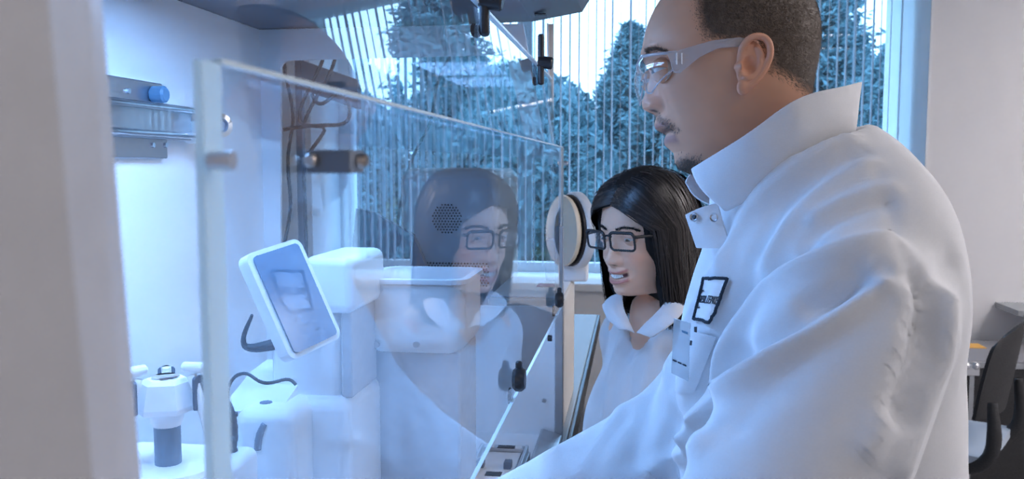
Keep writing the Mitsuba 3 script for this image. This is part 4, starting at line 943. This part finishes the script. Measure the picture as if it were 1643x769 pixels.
# stand-up collar: a flared band round the neck, open at the front
def collar(side):
    """Near (side 1) or far half: lower and upper edges as picture points with depths."""
    if side > 0:
        lo_ = [(1152, 330, .895), (1180, 318, .885), (1230, 282, .878), (1280, 252, .885), (1330, 230, .905), (1368, 216, .94), (1372, 212, .975)]
        hi_ = [(1108, 271, .915), (1150, 246, .890), (1210, 207, .872), (1262, 172, .870), (1305, 150, .885), (1355, 138, .925), (1384, 131, .970)]
    else:
        lo_ = [(1146, 332, 1.02), (1160, 322, 1.03), (1210, 290, 1.04), (1265, 262, 1.04), (1320, 235, 1.03), (1360, 218, 1.00), (1372, 212, .975)]
        hi_ = [(1099, 294, 1.00), (1125, 262, 1.03), (1195, 215, 1.055), (1255, 182, 1.06), (1310, 155, 1.05), (1358, 138, 1.015), (1384, 131, .970)]
    a, b = (np.array([PY(*p) for p in q]) for q in (lo_, hi_))
    t = np.linspace(0, 1, len(a)); uu = np.linspace(0, 1, 48); A, Bq = PchipInterpolator(t, a)(uu), PchipInterpolator(t, b)(uu)
    vv = np.linspace(-.16, 1, 15); vq = np.where(vv[None, :] < 0, vv[None, :]*(1-.93*uu[:, None]**3), vv[None, :]); Q = A[:, None]+(Bq-A)[:, None]*vq[..., None]
    n = np.cross(np.gradient(Q, axis=0), np.gradient(Q, axis=1)); n /= np.linalg.norm(n, axis=-1, keepdims=True)
    cen_ = PY(1270, 230, .97); 
    if (n*(Q-cen_)).sum() < 0: n = -n
    bul = (.006*np.sin(np.pi*vv)[None, :]-.004*vv[None, :]**2*0)*np.ones((48, 1))+.003*np.sin(uu*9)[:, None]*vv[None, :]
    Q = Q+n*(bul*(1-uu[:, None]**4))[..., None]+np.array([0, 0, 0])
    return sheet_mesh(Q, n, .0022)
for s in (1, -1):
    m = collar(s); obj('collar', trimesh.smoothing.filter_taubin(m, iterations=2), 'm_coat', ck_, smooth=50)
# open front edge of the coat with its two snaps
def quad(corners, lift, th, nu=14, nv=14, base=coat):
    Q, n = drape(base, bil(corners, nu, nv), lift); return sheet_mesh(Q, n, th)
pq = np.array([[PY(1150, 326, .90), PY(1099, 345, .915), PY(1117, 398, .905), PY(1172, 400, .88)]])[0]
Q = bil(pq, 12, 12); n = np.cross(np.gradient(Q, axis=0), np.gradient(Q, axis=1)); n /= np.linalg.norm(n, axis=-1, keepdims=True); n *= np.sign((n*(CAM-Q)).sum())
uu, vv = np.meshgrid(np.linspace(0, 1, 12), np.linspace(0, 1, 12), indexing='ij'); Q = Q+n*(.008*np.sin(np.pi*uu)*.6)[..., None]
obj('front_flap', sheet_mesh(Q, n, .0025), 'm_coat', ck_, smooth=50)
nrm_ = n.reshape(-1, 3).mean(0); nrm_ /= np.linalg.norm(nrm_)
def snap(px, py, Y, light):
    c = PY(px, py, Y)+nrm_*.004
    obj('snap', lathe([[.0028, 0], [.0046, 0], [.0048, .001], [.0040, .0018], [.0028, .0010], [.0028, 0]], c, nrm_, 24), 'm_steel', ck_, smooth=40)
    if not light: obj('snap_stud', lathe([[0, 0], [.0024, 0], [.0020, .0016], [0, .0016]], c, nrm_, 16), 'm_rubber', ck_, smooth=40)
snap(1117, 349, .905, False); snap(1149, 350, .893, True)
# name patch on the chest, pocket, badge
PC = np.array([(1134, 447), (1170, 449), (1143, 516), (1118, 513)], float)
def inset(c, k): return c.mean(0)+(c-c.mean(0))*k
pk = obj('name_patch', quad(PC, .0035, .0012), 'm_device_white', ck_, smooth=50, label='white name patch with a dark stitched border')
Qp, npat = drape(coat, bil(PC, 30, 30), .0040)
bord = [Qp[0], Qp[:, -1], Qp[-1, ::-1], Qp[::-1, 0]]
obj('border', tube(np.vstack([b[:-1] for b in bord]+[bord[0][:2]]), .0016, 8, 1), 'm_thread', pk, smooth=True)
def on_patch(poly_mesh, u0, u1, v0, v1):
    """Flat lettering (x right, y up, in its own bounds) laid on the patch: u across, v down."""
    m = poly_mesh.copy(); b = m.bounds; x = (m.vertices[:, 0]-b[0, 0])/(b[1, 0]-b[0, 0]); y = (m.vertices[:, 1]-b[0, 1])/(b[1, 1]-b[0, 1]); z = (m.vertices[:, 2]-b[0, 2])/(b[1, 2]-b[0, 2])
    u = (u0+(u1-u0)*x)*29; v = (v1+(v0-v1)*y)*29; i, j = np.minimum(u.astype(int), 28), np.minimum(v.astype(int), 28); fu, fv = (u-i)[:, None], (v-j)[:, None]
    S = lambda A: A[i, j]*(1-fu)*(1-fv)+A[i+1, j]*fu*(1-fv)+A[i, j+1]*(1-fu)*fv+A[i+1, j+1]*fu*fv
    m.vertices = S(Qp)+S(npat)*(.0002+.0006*z)[:, None]; return m
obj('lettering', on_patch(meshkit.text_mesh('RESILIENCE', .01), .10, .93, .42, .60), 'm_thread', pk)
Lm = lambda pts: extrude_polygon(sg.Polygon(pts), .001, engine='earcut')
obj('bracket_mark', cat([on_patch(Lm([(0, 0), (1, 0), (1, 1), (0, 1)]), *a) for a in ((.07, .16, .28, .31), (.07, .10, .28, .36), (.07, .22, .70, .735), (.07, .10, .64, .735))]), 'm_thread', pk)
pc = [(1112, 530), (1150, 540), (1116, 628), (1086, 628)]
obj('chest_pocket', quad(pc, .0030, .0016, 18, 18), 'm_coat', ck_, smooth=50)
obj('pocket_hem', quad([(1111, 529), (1151, 539), (1147, 550), (1107, 541)], .0042, .0016, 18, 6), 'm_coat', ck_, smooth=50)
bdg = thing('id_badge', 'clear plastic identity badge clipped to the chest pocket of the man', 'badge')
c4 = [PY(1081, 511, .855), PY(1107, 519, .845), PY(1104, 612, .845), PY(1077, 599, .855)]
Q = bil(c4, 8, 8); n = np.cross(np.gradient(Q, axis=0), np.gradient(Q, axis=1)); n /= np.linalg.norm(n, axis=-1, keepdims=True); n *= np.sign((n*(CAM-Q)).sum())
obj('holder', sheet_mesh(Q, n, .0012), 'm_badge', bdg)
def on_badge(u0, u1, v0, v1):
    f = lambda u, v: (c4[0]*(1-u)*(1-v)+c4[1]*u*(1-v)+c4[2]*u*v+c4[3]*(1-u)*v)
    q = bil([f(u0, v0), f(u1, v0), f(u1, v1), f(u0, v1)], 4, 4)+n[0, 0]*.0008; return sheet_mesh(q, np.broadcast_to(n[0, 0], q.shape), .0005)
obj('blue_mark', on_badge(.55, .90, .16, .20), 'm_blue_knob', bdg)
for u in (.08, .38, .66): obj('printed_line', on_badge(u, u+.22, .735, .76), 'm_thread', bdg)
q = PY(1116, 528, .84); obj('clip', cat([cylm(q+[0, 0, .002], q+[0, 0, -.003], .0014, 12), cylm(PY(1109, 547, .842), PY(1108, 554, .842), .0011, 12)]), 'm_rubber', bdg, smooth=40)
# trousers and shoes below the coat
tr = nets(blend([cap((.21, .86, .90), (.23, .85, .52), .095, .075), cap((.23, .85, .52), (.27, .84, .12), .075, .062), cap((.20, 1.04, .90), (.17, 1.06, .52), .095, .075), cap((.17, 1.06, .52), (.20, 1.07, .12), .075, .062)], .02), (0, .65, .03), (.42, 1.26, 1.02), .012)
obj('trousers', tr, 'm_trousers', man_, smooth=True)
for p in ((.27, .84), (.20, 1.07)):
    obj('shoe', nets(lambda X, Y, Z, p=p: np.maximum(blend([cap((p[0]+.02, p[1], .05), (p[0]-.16, p[1]-.01, .04), .055, .052), cap((p[0], p[1], .06), (p[0], p[1], .11), .055)], .02)(X, Y, Z), -Z), (p[0]-.25, p[1]-.09, -.01), (p[0]+.1, p[1]+.09, .18), .008), 'm_shoe', man_, smooth=True)

# ================================================================== the woman
wom = thing('person', 'smiling woman with long black hair and dark glasses, in a white lab coat', 'person')
a_ = math.radians(50); tl = math.radians(5)
ff = -math.sin(a_)*RIGHT-math.cos(a_)*np.array([FWD[0], FWD[1], 0])/math.hypot(FWD[0], FWD[1]); ff = ff*math.cos(tl)-np.array([0, 0, 1.0])*math.sin(tl); ff /= np.linalg.norm(ff)
lf = np.cross([0, 0, 1.0], ff); lf /= np.linalg.norm(lf); uf = np.cross(ff, lf)
WS = .92
WO = PY(982, 384, 1.50)-ff*.092*WS
WM = to_world((ff*WS, lf*WS, uf*WS), WO)
mm = lambda fx, fz, bx_, bz, w, c=.47, n=2.2: (fx/1000, fz/1000, bx_/1000, bz/1000, w/1000, c, n)
wrows = [mm(-5, 118, -6, 118, 1), mm(25, 114, -32, 114, 26), mm(56, 102, -60, 102, 47), mm(78, 78, -84, 74, 61), mm(89, 50, -94, 44, 67), mm(92, 24, -97, 14, 69.5, .46, 2.3), mm(90, 0, -96, -5, 69, .46, 2.35), mm(88, -22, -90, -25, 67.5, .46, 2.25),
         mm(87.5, -45, -80, -45, 64, .46, 2.15), mm(86, -62, -70, -60, 59, .46, 2.05), mm(84, -80, -63, -72, 53, .45, 2.0), mm(81, -95, -59, -82, 49, .43, 1.95), mm(76, -106, -57, -92, 46, .41, 1.9), mm(63, -113, -56, -100, 45, .40, 1.9), mm(38, -113, -57, -108, 47, .42, 2.0),
         mm(10, -117, -58, -118, 48, .45, 2.0), mm(0, -140, -62, -140, 49, .45, 2), mm(0, -180, -66, -175, 53, .45, 2), mm(-4, -215, -78, -200, 80, .45, 2), mm(-2, -245, -92, -225, 110, .45, 2)]
wprof = np.array([(92, 24), (93, 12), (91, 3), (93, -5), (98, -16), (104, -28), (108, -36), (109.5, -40), (108, -45), (101, -48), (94, -51), (91.5, -55), (94.5, -61), (95.5, -64), (92, -66.5), (87, -69), (86, -76), (88, -79), (93.5, -82), (92.5, -86), (87, -90), (84, -94), (85, -100), (83, -105), (76, -109)])/1000
wb_ = np.array([(r[0], r[1]) for r in wrows[5:14]])
def wdisp(x, y, z):
    ay = np.abs(y); mz = z*1000
    a = np.interp(-z, -wprof[:, 1], wprof[:, 0]); b = np.interp(-z, -wb_[:, 1], wb_[:, 0]); dm = np.where((z < .024) & (z > -.109), a-b, 0)
    sig = np.interp(-mz, [-24, -5, 5, 20, 34, 42, 48, 52, 58, 68, 80, 90, 98, 109], [.014, .008, .0075, .0095, .012, .0135, .0130, .014, .020, .026, .024, .020, .018, .018])
    pw = np.interp(-mz, [0, 46, 56], [2.2, 2.4, 4.0])
    curve = .006*np.clip(ay/.026, 0, 1.3)**2               # smiling: mouth corners raised
    d = dm*np.exp(-(ay/sig)**pw)
    mouth = (-mz > 52) & (-mz < 96)
    zc = z-curve; a2 = np.interp(-zc, -wprof[:, 1], wprof[:, 0]); b2 = np.interp(-zc, -wb_[:, 1], wb_[:, 0])
    d = np.where(mouth, (a2-b2)*np.exp(-(ay/sig)**pw), d)
    d += .0052*gauss((ay-.0150)/.0052, (mz+41)/6.0)
    d -= .0070*gauss((ay-.0305)/.0155, (mz-0)/10.5)
    d += .0058*gauss((ay-.037)/.017, (mz+38)/15)-.0022*gauss((ay-.0285)/.005, (mz+62)/11)
    d += .0020*gauss((ay-.030)/.018, (mz-18)/6)
    return d
wh = loft_head(wrows, wdisp, 300, 240)
V = np.array(wh.vertices); X_, Y_, Z_ = V.T; ay = np.abs(Y_); mz = Z_*1000
wskin = np.array([.80, .475, .325]); col = wskin*(.95+.10*meshkit.fbm(V*60, 3, 8)[:, None])
col = col*(1+np.array([.04, -.05, -.05])*gauss((ay-.038)/.018, (mz+36)/14)[:, None])
zc = mz-6*np.clip(ay/.026, 0, 1.3)**2
hl = .070-9.0*np.clip(ay-.012, 0, 1)**2-.45*np.clip(ay-.045, 0, 1)+.006*(meshkit.fbm(V*160, 2, 4)-.5)
sc2 = np.clip((Z_-hl)/.004, 0, 1)*(X_ > -.02)+(X_ <= -.02); sc2 = np.clip(sc2, 0, 1)[:, None]; col = col*(1-sc2)+np.array([.03, .022, .02])*sc2
fr = (X_ > .05)
lip = np.clip(1.6*gauss((zc+63.8)/2.4)+1.6*gauss((zc+82.5)/3.4), 0, 1)*np.clip((.0265-ay)/.003, 0, 1)*fr
col = col*(1-.8*lip[:, None])+np.array([.50, .17, .15])*.8*lip[:, None]
gapw = np.clip(1.5*gauss((zc+72)/5.0)-.25, 0, 1)*np.clip((.0255-ay)/.003, 0, 1)*fr
col = col*(1-gapw[:, None])+np.array([.10, .03, .03])*gapw[:, None]
col *= 1-.75*(gauss((ay-.008)/.0032, (mz+48)/2.0)*(X_ > .07))[:, None]
pv, pcx = [wh], [col]; weyes = []
for s in (1, -1):
    c = np.array([.0735, s*.0305, 0.0]); look = np.array([.90, .10, -.40]); look /= np.linalg.norm(look)
    b, bc, lids = eye_parts(c, look, 12, 14, .0118); weyes.append((b, bc)); pv.append(lids); pcx.append(np.tile(wskin*[.90, .88, .88], (len(lids.vertices), 1)))
    e = E0.copy(); e.apply_scale([.92, s*.92, .9]); 
    if s < 0: e.invert()
    e.apply_transform(rot(s*14, (0, 0, 1))); e.apply_translation([-.006, s*.064, -.010]); pv.append(e); pcx.append(np.tile(wskin, (len(e.vertices), 1)))
# body under the coat
wc = PY(1072, 540, 1.60)
a2_ = math.radians(58); fw = -math.sin(a2_)*RIGHT-math.cos(a2_)*np.array([FWD[0], FWD[1], 0]); fw /= np.linalg.norm(fw); ls = np.cross([0, 0, 1.0], fw)
def wp(x, y, z): return np.array([wc[0], wc[1], 0])+fw*x+ls*y+[0, 0, z]
sh = [wp(-.02, s*.130, 1.165) for s in (1, -1)]; el = [wp(-.05, s*.165, .91) for s in (1, -1)]; wr = [wp(.04, s*.155, .69) for s in (1, -1)]
wb = [cap(wp(0, -.10, 1.17), wp(0, .10, 1.17), .055), ell(wp(0, 0, 1.03), (.10, .10, .2)), cap(wp(0, 0, 1.0), wp(0, 0, .80), .11), cap(wp(0, .085, .80), wp(0, .085, .10), .08, .045), cap(wp(0, -.085, .80), wp(0, -.085, .10), .08, .045), cap(wp(.005, 0, 1.18), WO-uf*.15-ff*.02, .052, .048)]
for s_, e_, w_2 in zip(sh, el, wr): wb += [cap(s_, e_, .042, .035), cap(e_, w_2, .035, .024)]
wbm = [nets(blend(wb, .03), wc*[1, 1, 0]+[-.34, -.34, .04], wc*[1, 1, 0]+[.34, .34, 1.36], .012)]
for e_, w_2, s in zip(el, wr, (1, -1)):
    d = (w_2-e_)/np.linalg.norm(w_2-e_); M = np.eye(4); z_ = ls*s; z_ = z_-d*np.dot(z_, d); z_ /= np.linalg.norm(z_); M[:3, 0], M[:3, 2] = d, z_; M[:3, 1] = np.cross(z_, d); M[:3, 3] = w_2+d*.03
    wbm.append(nets(blend(hand_sdf(M, 18, 1 if s < 0 else -1)+[cap(M[:3, 3]-d*.08, M[:3, 3], .025, .024)], .007), M[:3, 3]-.19, M[:3, 3]+.19, .0045))
for m in wbm: pcx.append(np.tile(wskin, (len(m.vertices), 1)))
obj('body', mikit.ply(cat([xf(m, WM) for m in pv]+wbm), 'm_skin', smooth=True, color=np.vstack(pcx)), None, wom)
for b, bc in weyes: obj('eye', mikit.ply(xf(b, WM), 'm_eye', smooth=True, color=bc), None, wom)
# teeth: an arched white strip with notches
princ('m_teeth', (.80, .77, .72), .25)
nt_ = 10
for k in range(nt_):
    y0, y1 = (-.0215+.043*k/nt_)+.0003, (-.0215+.043*(k+1)/nt_)-.0003
    P = []
    for y in np.linspace(y0, y1, 5):
        up_ = 6*np.clip(abs(y)/.026, 0, 1.3)**2
        P.append([(.0895-.0145*(abs(y)/.024)**2.2, y, (-66.0+up_)/1000), (.0892-.0145*(abs(y)/.024)**2.2, y, (-75.0+up_+1.5*abs(y)/.02)/1000)])
    P = np.array(P); n = np.cross(np.gradient(P, axis=0), np.gradient(P, axis=1)); n /= np.linalg.norm(n, axis=-1, keepdims=True); n *= np.sign(n[..., :1])
    obj('tooth', xf(sheet_mesh(P, n, .003), WM), 'm_teeth', wom)
rng = np.random.default_rng(5); cw = wh.triangles_center
wsub = wh.submesh([np.flatnonzero((cw[:, 0] > .03) & (cw[:, 2] > -.02) & (cw[:, 2] < .05))], append=True)
for s in (1, -1):
    obj('eyebrow', xf(brow([(.088, s*.010, .0175), (.088, s*.024, .0215), (.080, s*.040, .0205), (.070, s*.049, .014)], 500, .006, rng, wsub, .0009), WM), 'm_hair_dark', wom)

# glasses: dark frame, two lenses
gl = thing('eyeglasses', 'dark rectangular framed eyeglasses worn by the woman', 'glasses')
for s in (1, -1):
    C = np.array([.1005, s*.0335, -.0015]); ey = np.array([-.16*1.0, s*1.0, 0]); ey /= np.linalg.norm(ey); ez_ = np.array([.10, 0, 1.0]); ez_ /= np.linalg.norm(ez_)
    ring = np.array(rrect(.053, .033, .008).exterior.coords)[:-1]; R3 = np.array([C+ey*p[0]+ez_*p[1] for p in ring])
    tri = trimesh.creation.triangulate_polygon(rrect(.053, .033, .008), engine='earcut')
    loop = np.vstack([R3, R3[:2]]); obj('rim', xf(tube(loop, .0022, 8, 1), WM), 'm_black', gl, smooth=True)
    top_ = R3[R3[:, 2] > C[2]+.010]; top_ = top_[np.argsort(top_[:, 1])]
    obj('brow_line', xf(tube(top_, .0030, 8, 1), WM), 'm_black', gl, smooth=True)
    LV = np.array([C+ey*p[0]+ez_*p[1] for p in tri[0]]); obj('lens', mikit.ply(((WM@np.c_[LV, np.ones(len(LV))].T).T[:, :3], tri[1]), 'm_lens'), None, gl)
    obj('temple', xf(tube([C+ey*.0265+[0, 0, .009], C+ey*.030+[-.010, 0, .009], (.04, s*.0735, .006), (.0, s*.0735, .003), (-.02, s*.071, -.012)], [.0032, .0030, .0026, .0022, .0018], 8), WM), 'm_black', gl, smooth=True)
obj('bridge', xf(tube([(.1015, .0085, .006), (.104, 0, .0085), (.1015, -.0085, .006)], .0019, 8), WM), 'm_black', gl, smooth=True)

# hair: a dark mass round the skull and many strands combed from a parting
def hair_sdf():
    cap_ = ell((-.008, 0, .026), (.107, .082, .103))
    back = blend([ell((-.045, 0, -.05), (.066, .084, .10)), cap((-.045, 0, -.05), (-.055, 0, -.13), .070, .060)], .03)
    sides = [blend([cap((.040, s*.054, .055), (.022, s*.063, -.02), .018, .019), cap((.022, s*.063, -.02), (.012, s*.062, -.10), .019, .017), cap((.012, s*.062, -.10), (.018, s*.056, -.135), .017, .010)], .02) for s in (1, -1)]
    f = blend([cap_, back]+sides, .025)
    f = carve(f, ell((.100, 0, .004), (.074, .061, .094)), .010)
    f = carve(f, cap((.06, 0, -.11), (.03, 0, -.30), .050, .055), .015)
    return f
hm0 = nets(hair_sdf(), (-.15, -.13, -.23), (.14, .13, .16), .0045)
hm0 = trimesh.smoothing.filter_taubin(hm0, iterations=6)
obj('hair', xf(hm0, WM), 'm_hair_dark', wom, smooth=True)
def strand_mesh(n, rng):
    V, Fq, o, Cc = [], [], 0, []
    c0 = np.array([-.006, 0, .02]); topx, topz = [-.10, -.06, -.006, .025, .056, .078, .087], [.03, .102, .118, .114, .102, .078, .064]
    for k in range(n):
        s = 1 if rng.random() < .5 else -1; x0 = rng.uniform(-.09, .087) if rng.random() < .72 else rng.uniform(.04, .087)
        q = (x0+.09)/.177                                     # 0 back .. 1 front
        tgt = math.radians(np.interp(q, [0, .5, .8, 1], [168, 110, 76, 61])+rng.normal(0, 5)); lift = rng.uniform(.003, .014)
        st_ = np.array([x0, s*rng.uniform(0, .004), np.interp(x0, topx, topz)]); d0 = (st_-c0)/np.linalg.norm(st_-c0); d1 = np.array([math.cos(tgt), s*math.sin(tgt), -.05]); d1 /= np.linalg.norm(d1)
        om = math.acos(np.clip(d0@d1, -1, 1)); pts = []
        for t in np.linspace(0, 1, 10):
            d = (math.sin((1-t)*om)*d0+math.sin(t*om)*d1)/math.sin(om)
            lf_ = .002+lift*min(1, t*3); r = 1/math.sqrt((d[0]/(.106+lf_))**2+(d[1]/(.079+lf_))**2+(d[2]/(.099+lf_))**2)
            pts.append(c0+d*r)
        e = pts[-1]; drop_ = rng.uniform(-.185, -.105)-.02*(q < .5); inw = rng.uniform(-.012, .014); ph = rng.uniform(0, 6.28); fr_ = 1 if q > .5 else 0; bk = rng.uniform(.30, .62)
        for t in np.linspace(.12, 1, 9):
            z = e[2]+(drop_-e[2])*t
            pts.append(np.array([e[0]*(1-bk*fr_*t)-.004*fr_*t+.004*math.sin(4*t+ph)*t, e[1]*(1+.05*t-.10*t*t)-s*inw*t*t+.0035*math.cos(4.5*t+ph)*t, z]))
        P = np.array(pts)+rng.normal(0, .0012, 3)
        tg = np.gradient(P, axis=0); tg /= np.linalg.norm(tg, axis=1, keepdims=True); outw = P-[-.01, 0, .0]; outw[:, 2] *= .4; sd = np.cross(tg, outw); sd /= np.linalg.norm(sd, axis=1, keepdims=True)
        w = rng.uniform(.0007, .0022)*np.interp(np.linspace(0, 1, len(P)), [0, .1, .8, 1], [.6, 1, .9, .15])
        V += [P-sd*w[:, None], P+sd*w[:, None]]; m = len(P); i = np.arange(m-1)
        Fq.append(np.stack([o+i, o+i+1, o+m+i+1, o+m+i], 1)); o += 2*m; Cc.append(np.tile(np.array([.016, .012, .011])*(.45+2.4*rng.random()**2.5), (2*m, 1)))
    return np.vstack(V), np.vstack(Fq), np.vstack(Cc)
sv, sf, sc_ = strand_mesh(5200, np.random.default_rng(12))
obj('hair_strands', mikit.ply(((WM@np.c_[sv, np.ones(len(sv))].T).T[:, :3], sf), 'm_strand', smooth=True, color=sc_), None, wom)

# her lab coat
def wcoat():
    t = blend([cap(wp(0, -.105, 1.165), wp(0, .105, 1.165), .056), ell(wp(.005, 0, 1.03), (.125, .125, .19)), cap(wp(0, 0, 1.0), wp(0, 0, .45), .150, .19), cap(wp(.0, 0, 1.16), wp(-.01, 0, 1.20), .085, .066)], .05)
    ar = blend([cap(sh[0], el[0], .056, .052), cap(el[0], wr[0], .054, .046), cap(sh[1], el[1], .056, .052), cap(el[1], wr[1], .054, .046)], .015)
    vneck = cap(wp(.015, 0, 1.22), wp(.03, 0, 1.36), .056, .085)
    vee = cap(wp(.125, 0, 1.135), wp(.06, 0, 1.26), .012, .055)
    def f(X, Y, Z):
        v = smin(t(X, Y, Z), ar(X, Y, Z), .03); v = np.maximum(v, .46-Z)
        v = -smin(-v, vneck(X, Y, Z), .008); return -smin(-v, vee(X, Y, Z), .01)
    return f
wcm = nets(wcoat(), wc*[1, 1, 0]+[-.40, -.40, .44], wc*[1, 1, 0]+[.40, .40, 1.34], .0085)
wcm = trimesh.smoothing.filter_taubin(wcm, iterations=8)
Vw, Nw = np.array(wcm.vertices), np.array(wcm.vertex_normals); wd_ = .007*(meshkit.fbm(Vw*[12, 12, 5], 3, 4)-.5)
for pts, amp, wd in (([(1015, 540), (1012, 600), (1010, 680)], -.0022, .004), ([(990, 560), (975, 620), (970, 690)], .005, .010), ([(1060, 530), (1040, 590), (1030, 650)], .005, .012), ([(985, 505), (975, 540), (972, 590)], -.003, .008)):
    C = curve_pts(wcm, pts, 20); wd_ += amp*np.exp(-(polyd(Vw, C)/wd)**2)
wcm.vertices = Vw+Nw*wd_[:, None]
wck = obj('lab_coat', wcm, 'm_coat', wom, smooth=True)
def leaf(pts, th=.0025):
    a, b = (np.array([PY(*p) for p in q]) for q in pts); uu = np.linspace(0, 1, 24); t = np.linspace(0, 1, len(a)); A, Bq = PchipInterpolator(t, a)(uu), PchipInterpolator(t, b)(uu)
    vv = np.linspace(0, 1, 8); Q = A[:, None]+(Bq-A)[:, None]*vv[None, :, None]; n = np.cross(np.gradient(Q, axis=0), np.gradient(Q, axis=1)); n /= np.linalg.norm(n, axis=-1, keepdims=True)
    if (n*(CAM-Q)).sum() < 0: n = -n
    Q = Q+n*(.006*np.sin(np.pi*vv)[None, :, None]); return sheet_mesh(Q, n, th)
obj('collar', leaf(([(1018, 534, 1.475), (1008, 512, 1.49), (1000, 492, 1.515), (998, 470, 1.56)], [(994, 529, 1.475), (984, 520, 1.485), (972, 507, 1.51), (966, 490, 1.56)])), 'm_coat', wck, smooth=50)
obj('collar', leaf(([(1021, 534, 1.475), (1040, 514, 1.475), (1058, 496, 1.49), (1075, 474, 1.53)], [(1044, 542, 1.450), (1062, 530, 1.445), (1082, 515, 1.455), (1100, 495, 1.50)])), 'm_coat', wck, smooth=50)
q = drop(wcm, [(1015, 546)])[0]; d_ = (CAM-q)/np.linalg.norm(CAM-q)
obj('snap', lathe([[.0030, 0], [.0056, 0], [.0058, .0012], [.0048, .0022], [.0030, .0012], [.0030, 0]], q+d_*.001, d_, 24), 'm_steel', wck, smooth=40)
for s in (1, -1):
    c = wp(0, s*.085, 0)
    obj('shoe', nets(lambda X, Y, Z, c=c: np.maximum(cap((c[0], c[1], .04), (c[0]+fw[0]*.16, c[1]+fw[1]*.16, .032), .048, .042)(X, Y, Z), -Z), c-[.26, .26, .01], c+[.26, .26, .12], .009), 'm_shoe', wom, smooth=True)
obj('trousers', nets(blend([cap(wp(0, .085, .70), wp(0, .085, .10), .098, .062), cap(wp(0, -.085, .70), wp(0, -.085, .10), .098, .062)], .01), wc*[1, 1, 0]+[-.25, -.25, .02], wc*[1, 1, 0]+[.25, .25, .82], .014), 'm_trousers', wom, smooth=True)
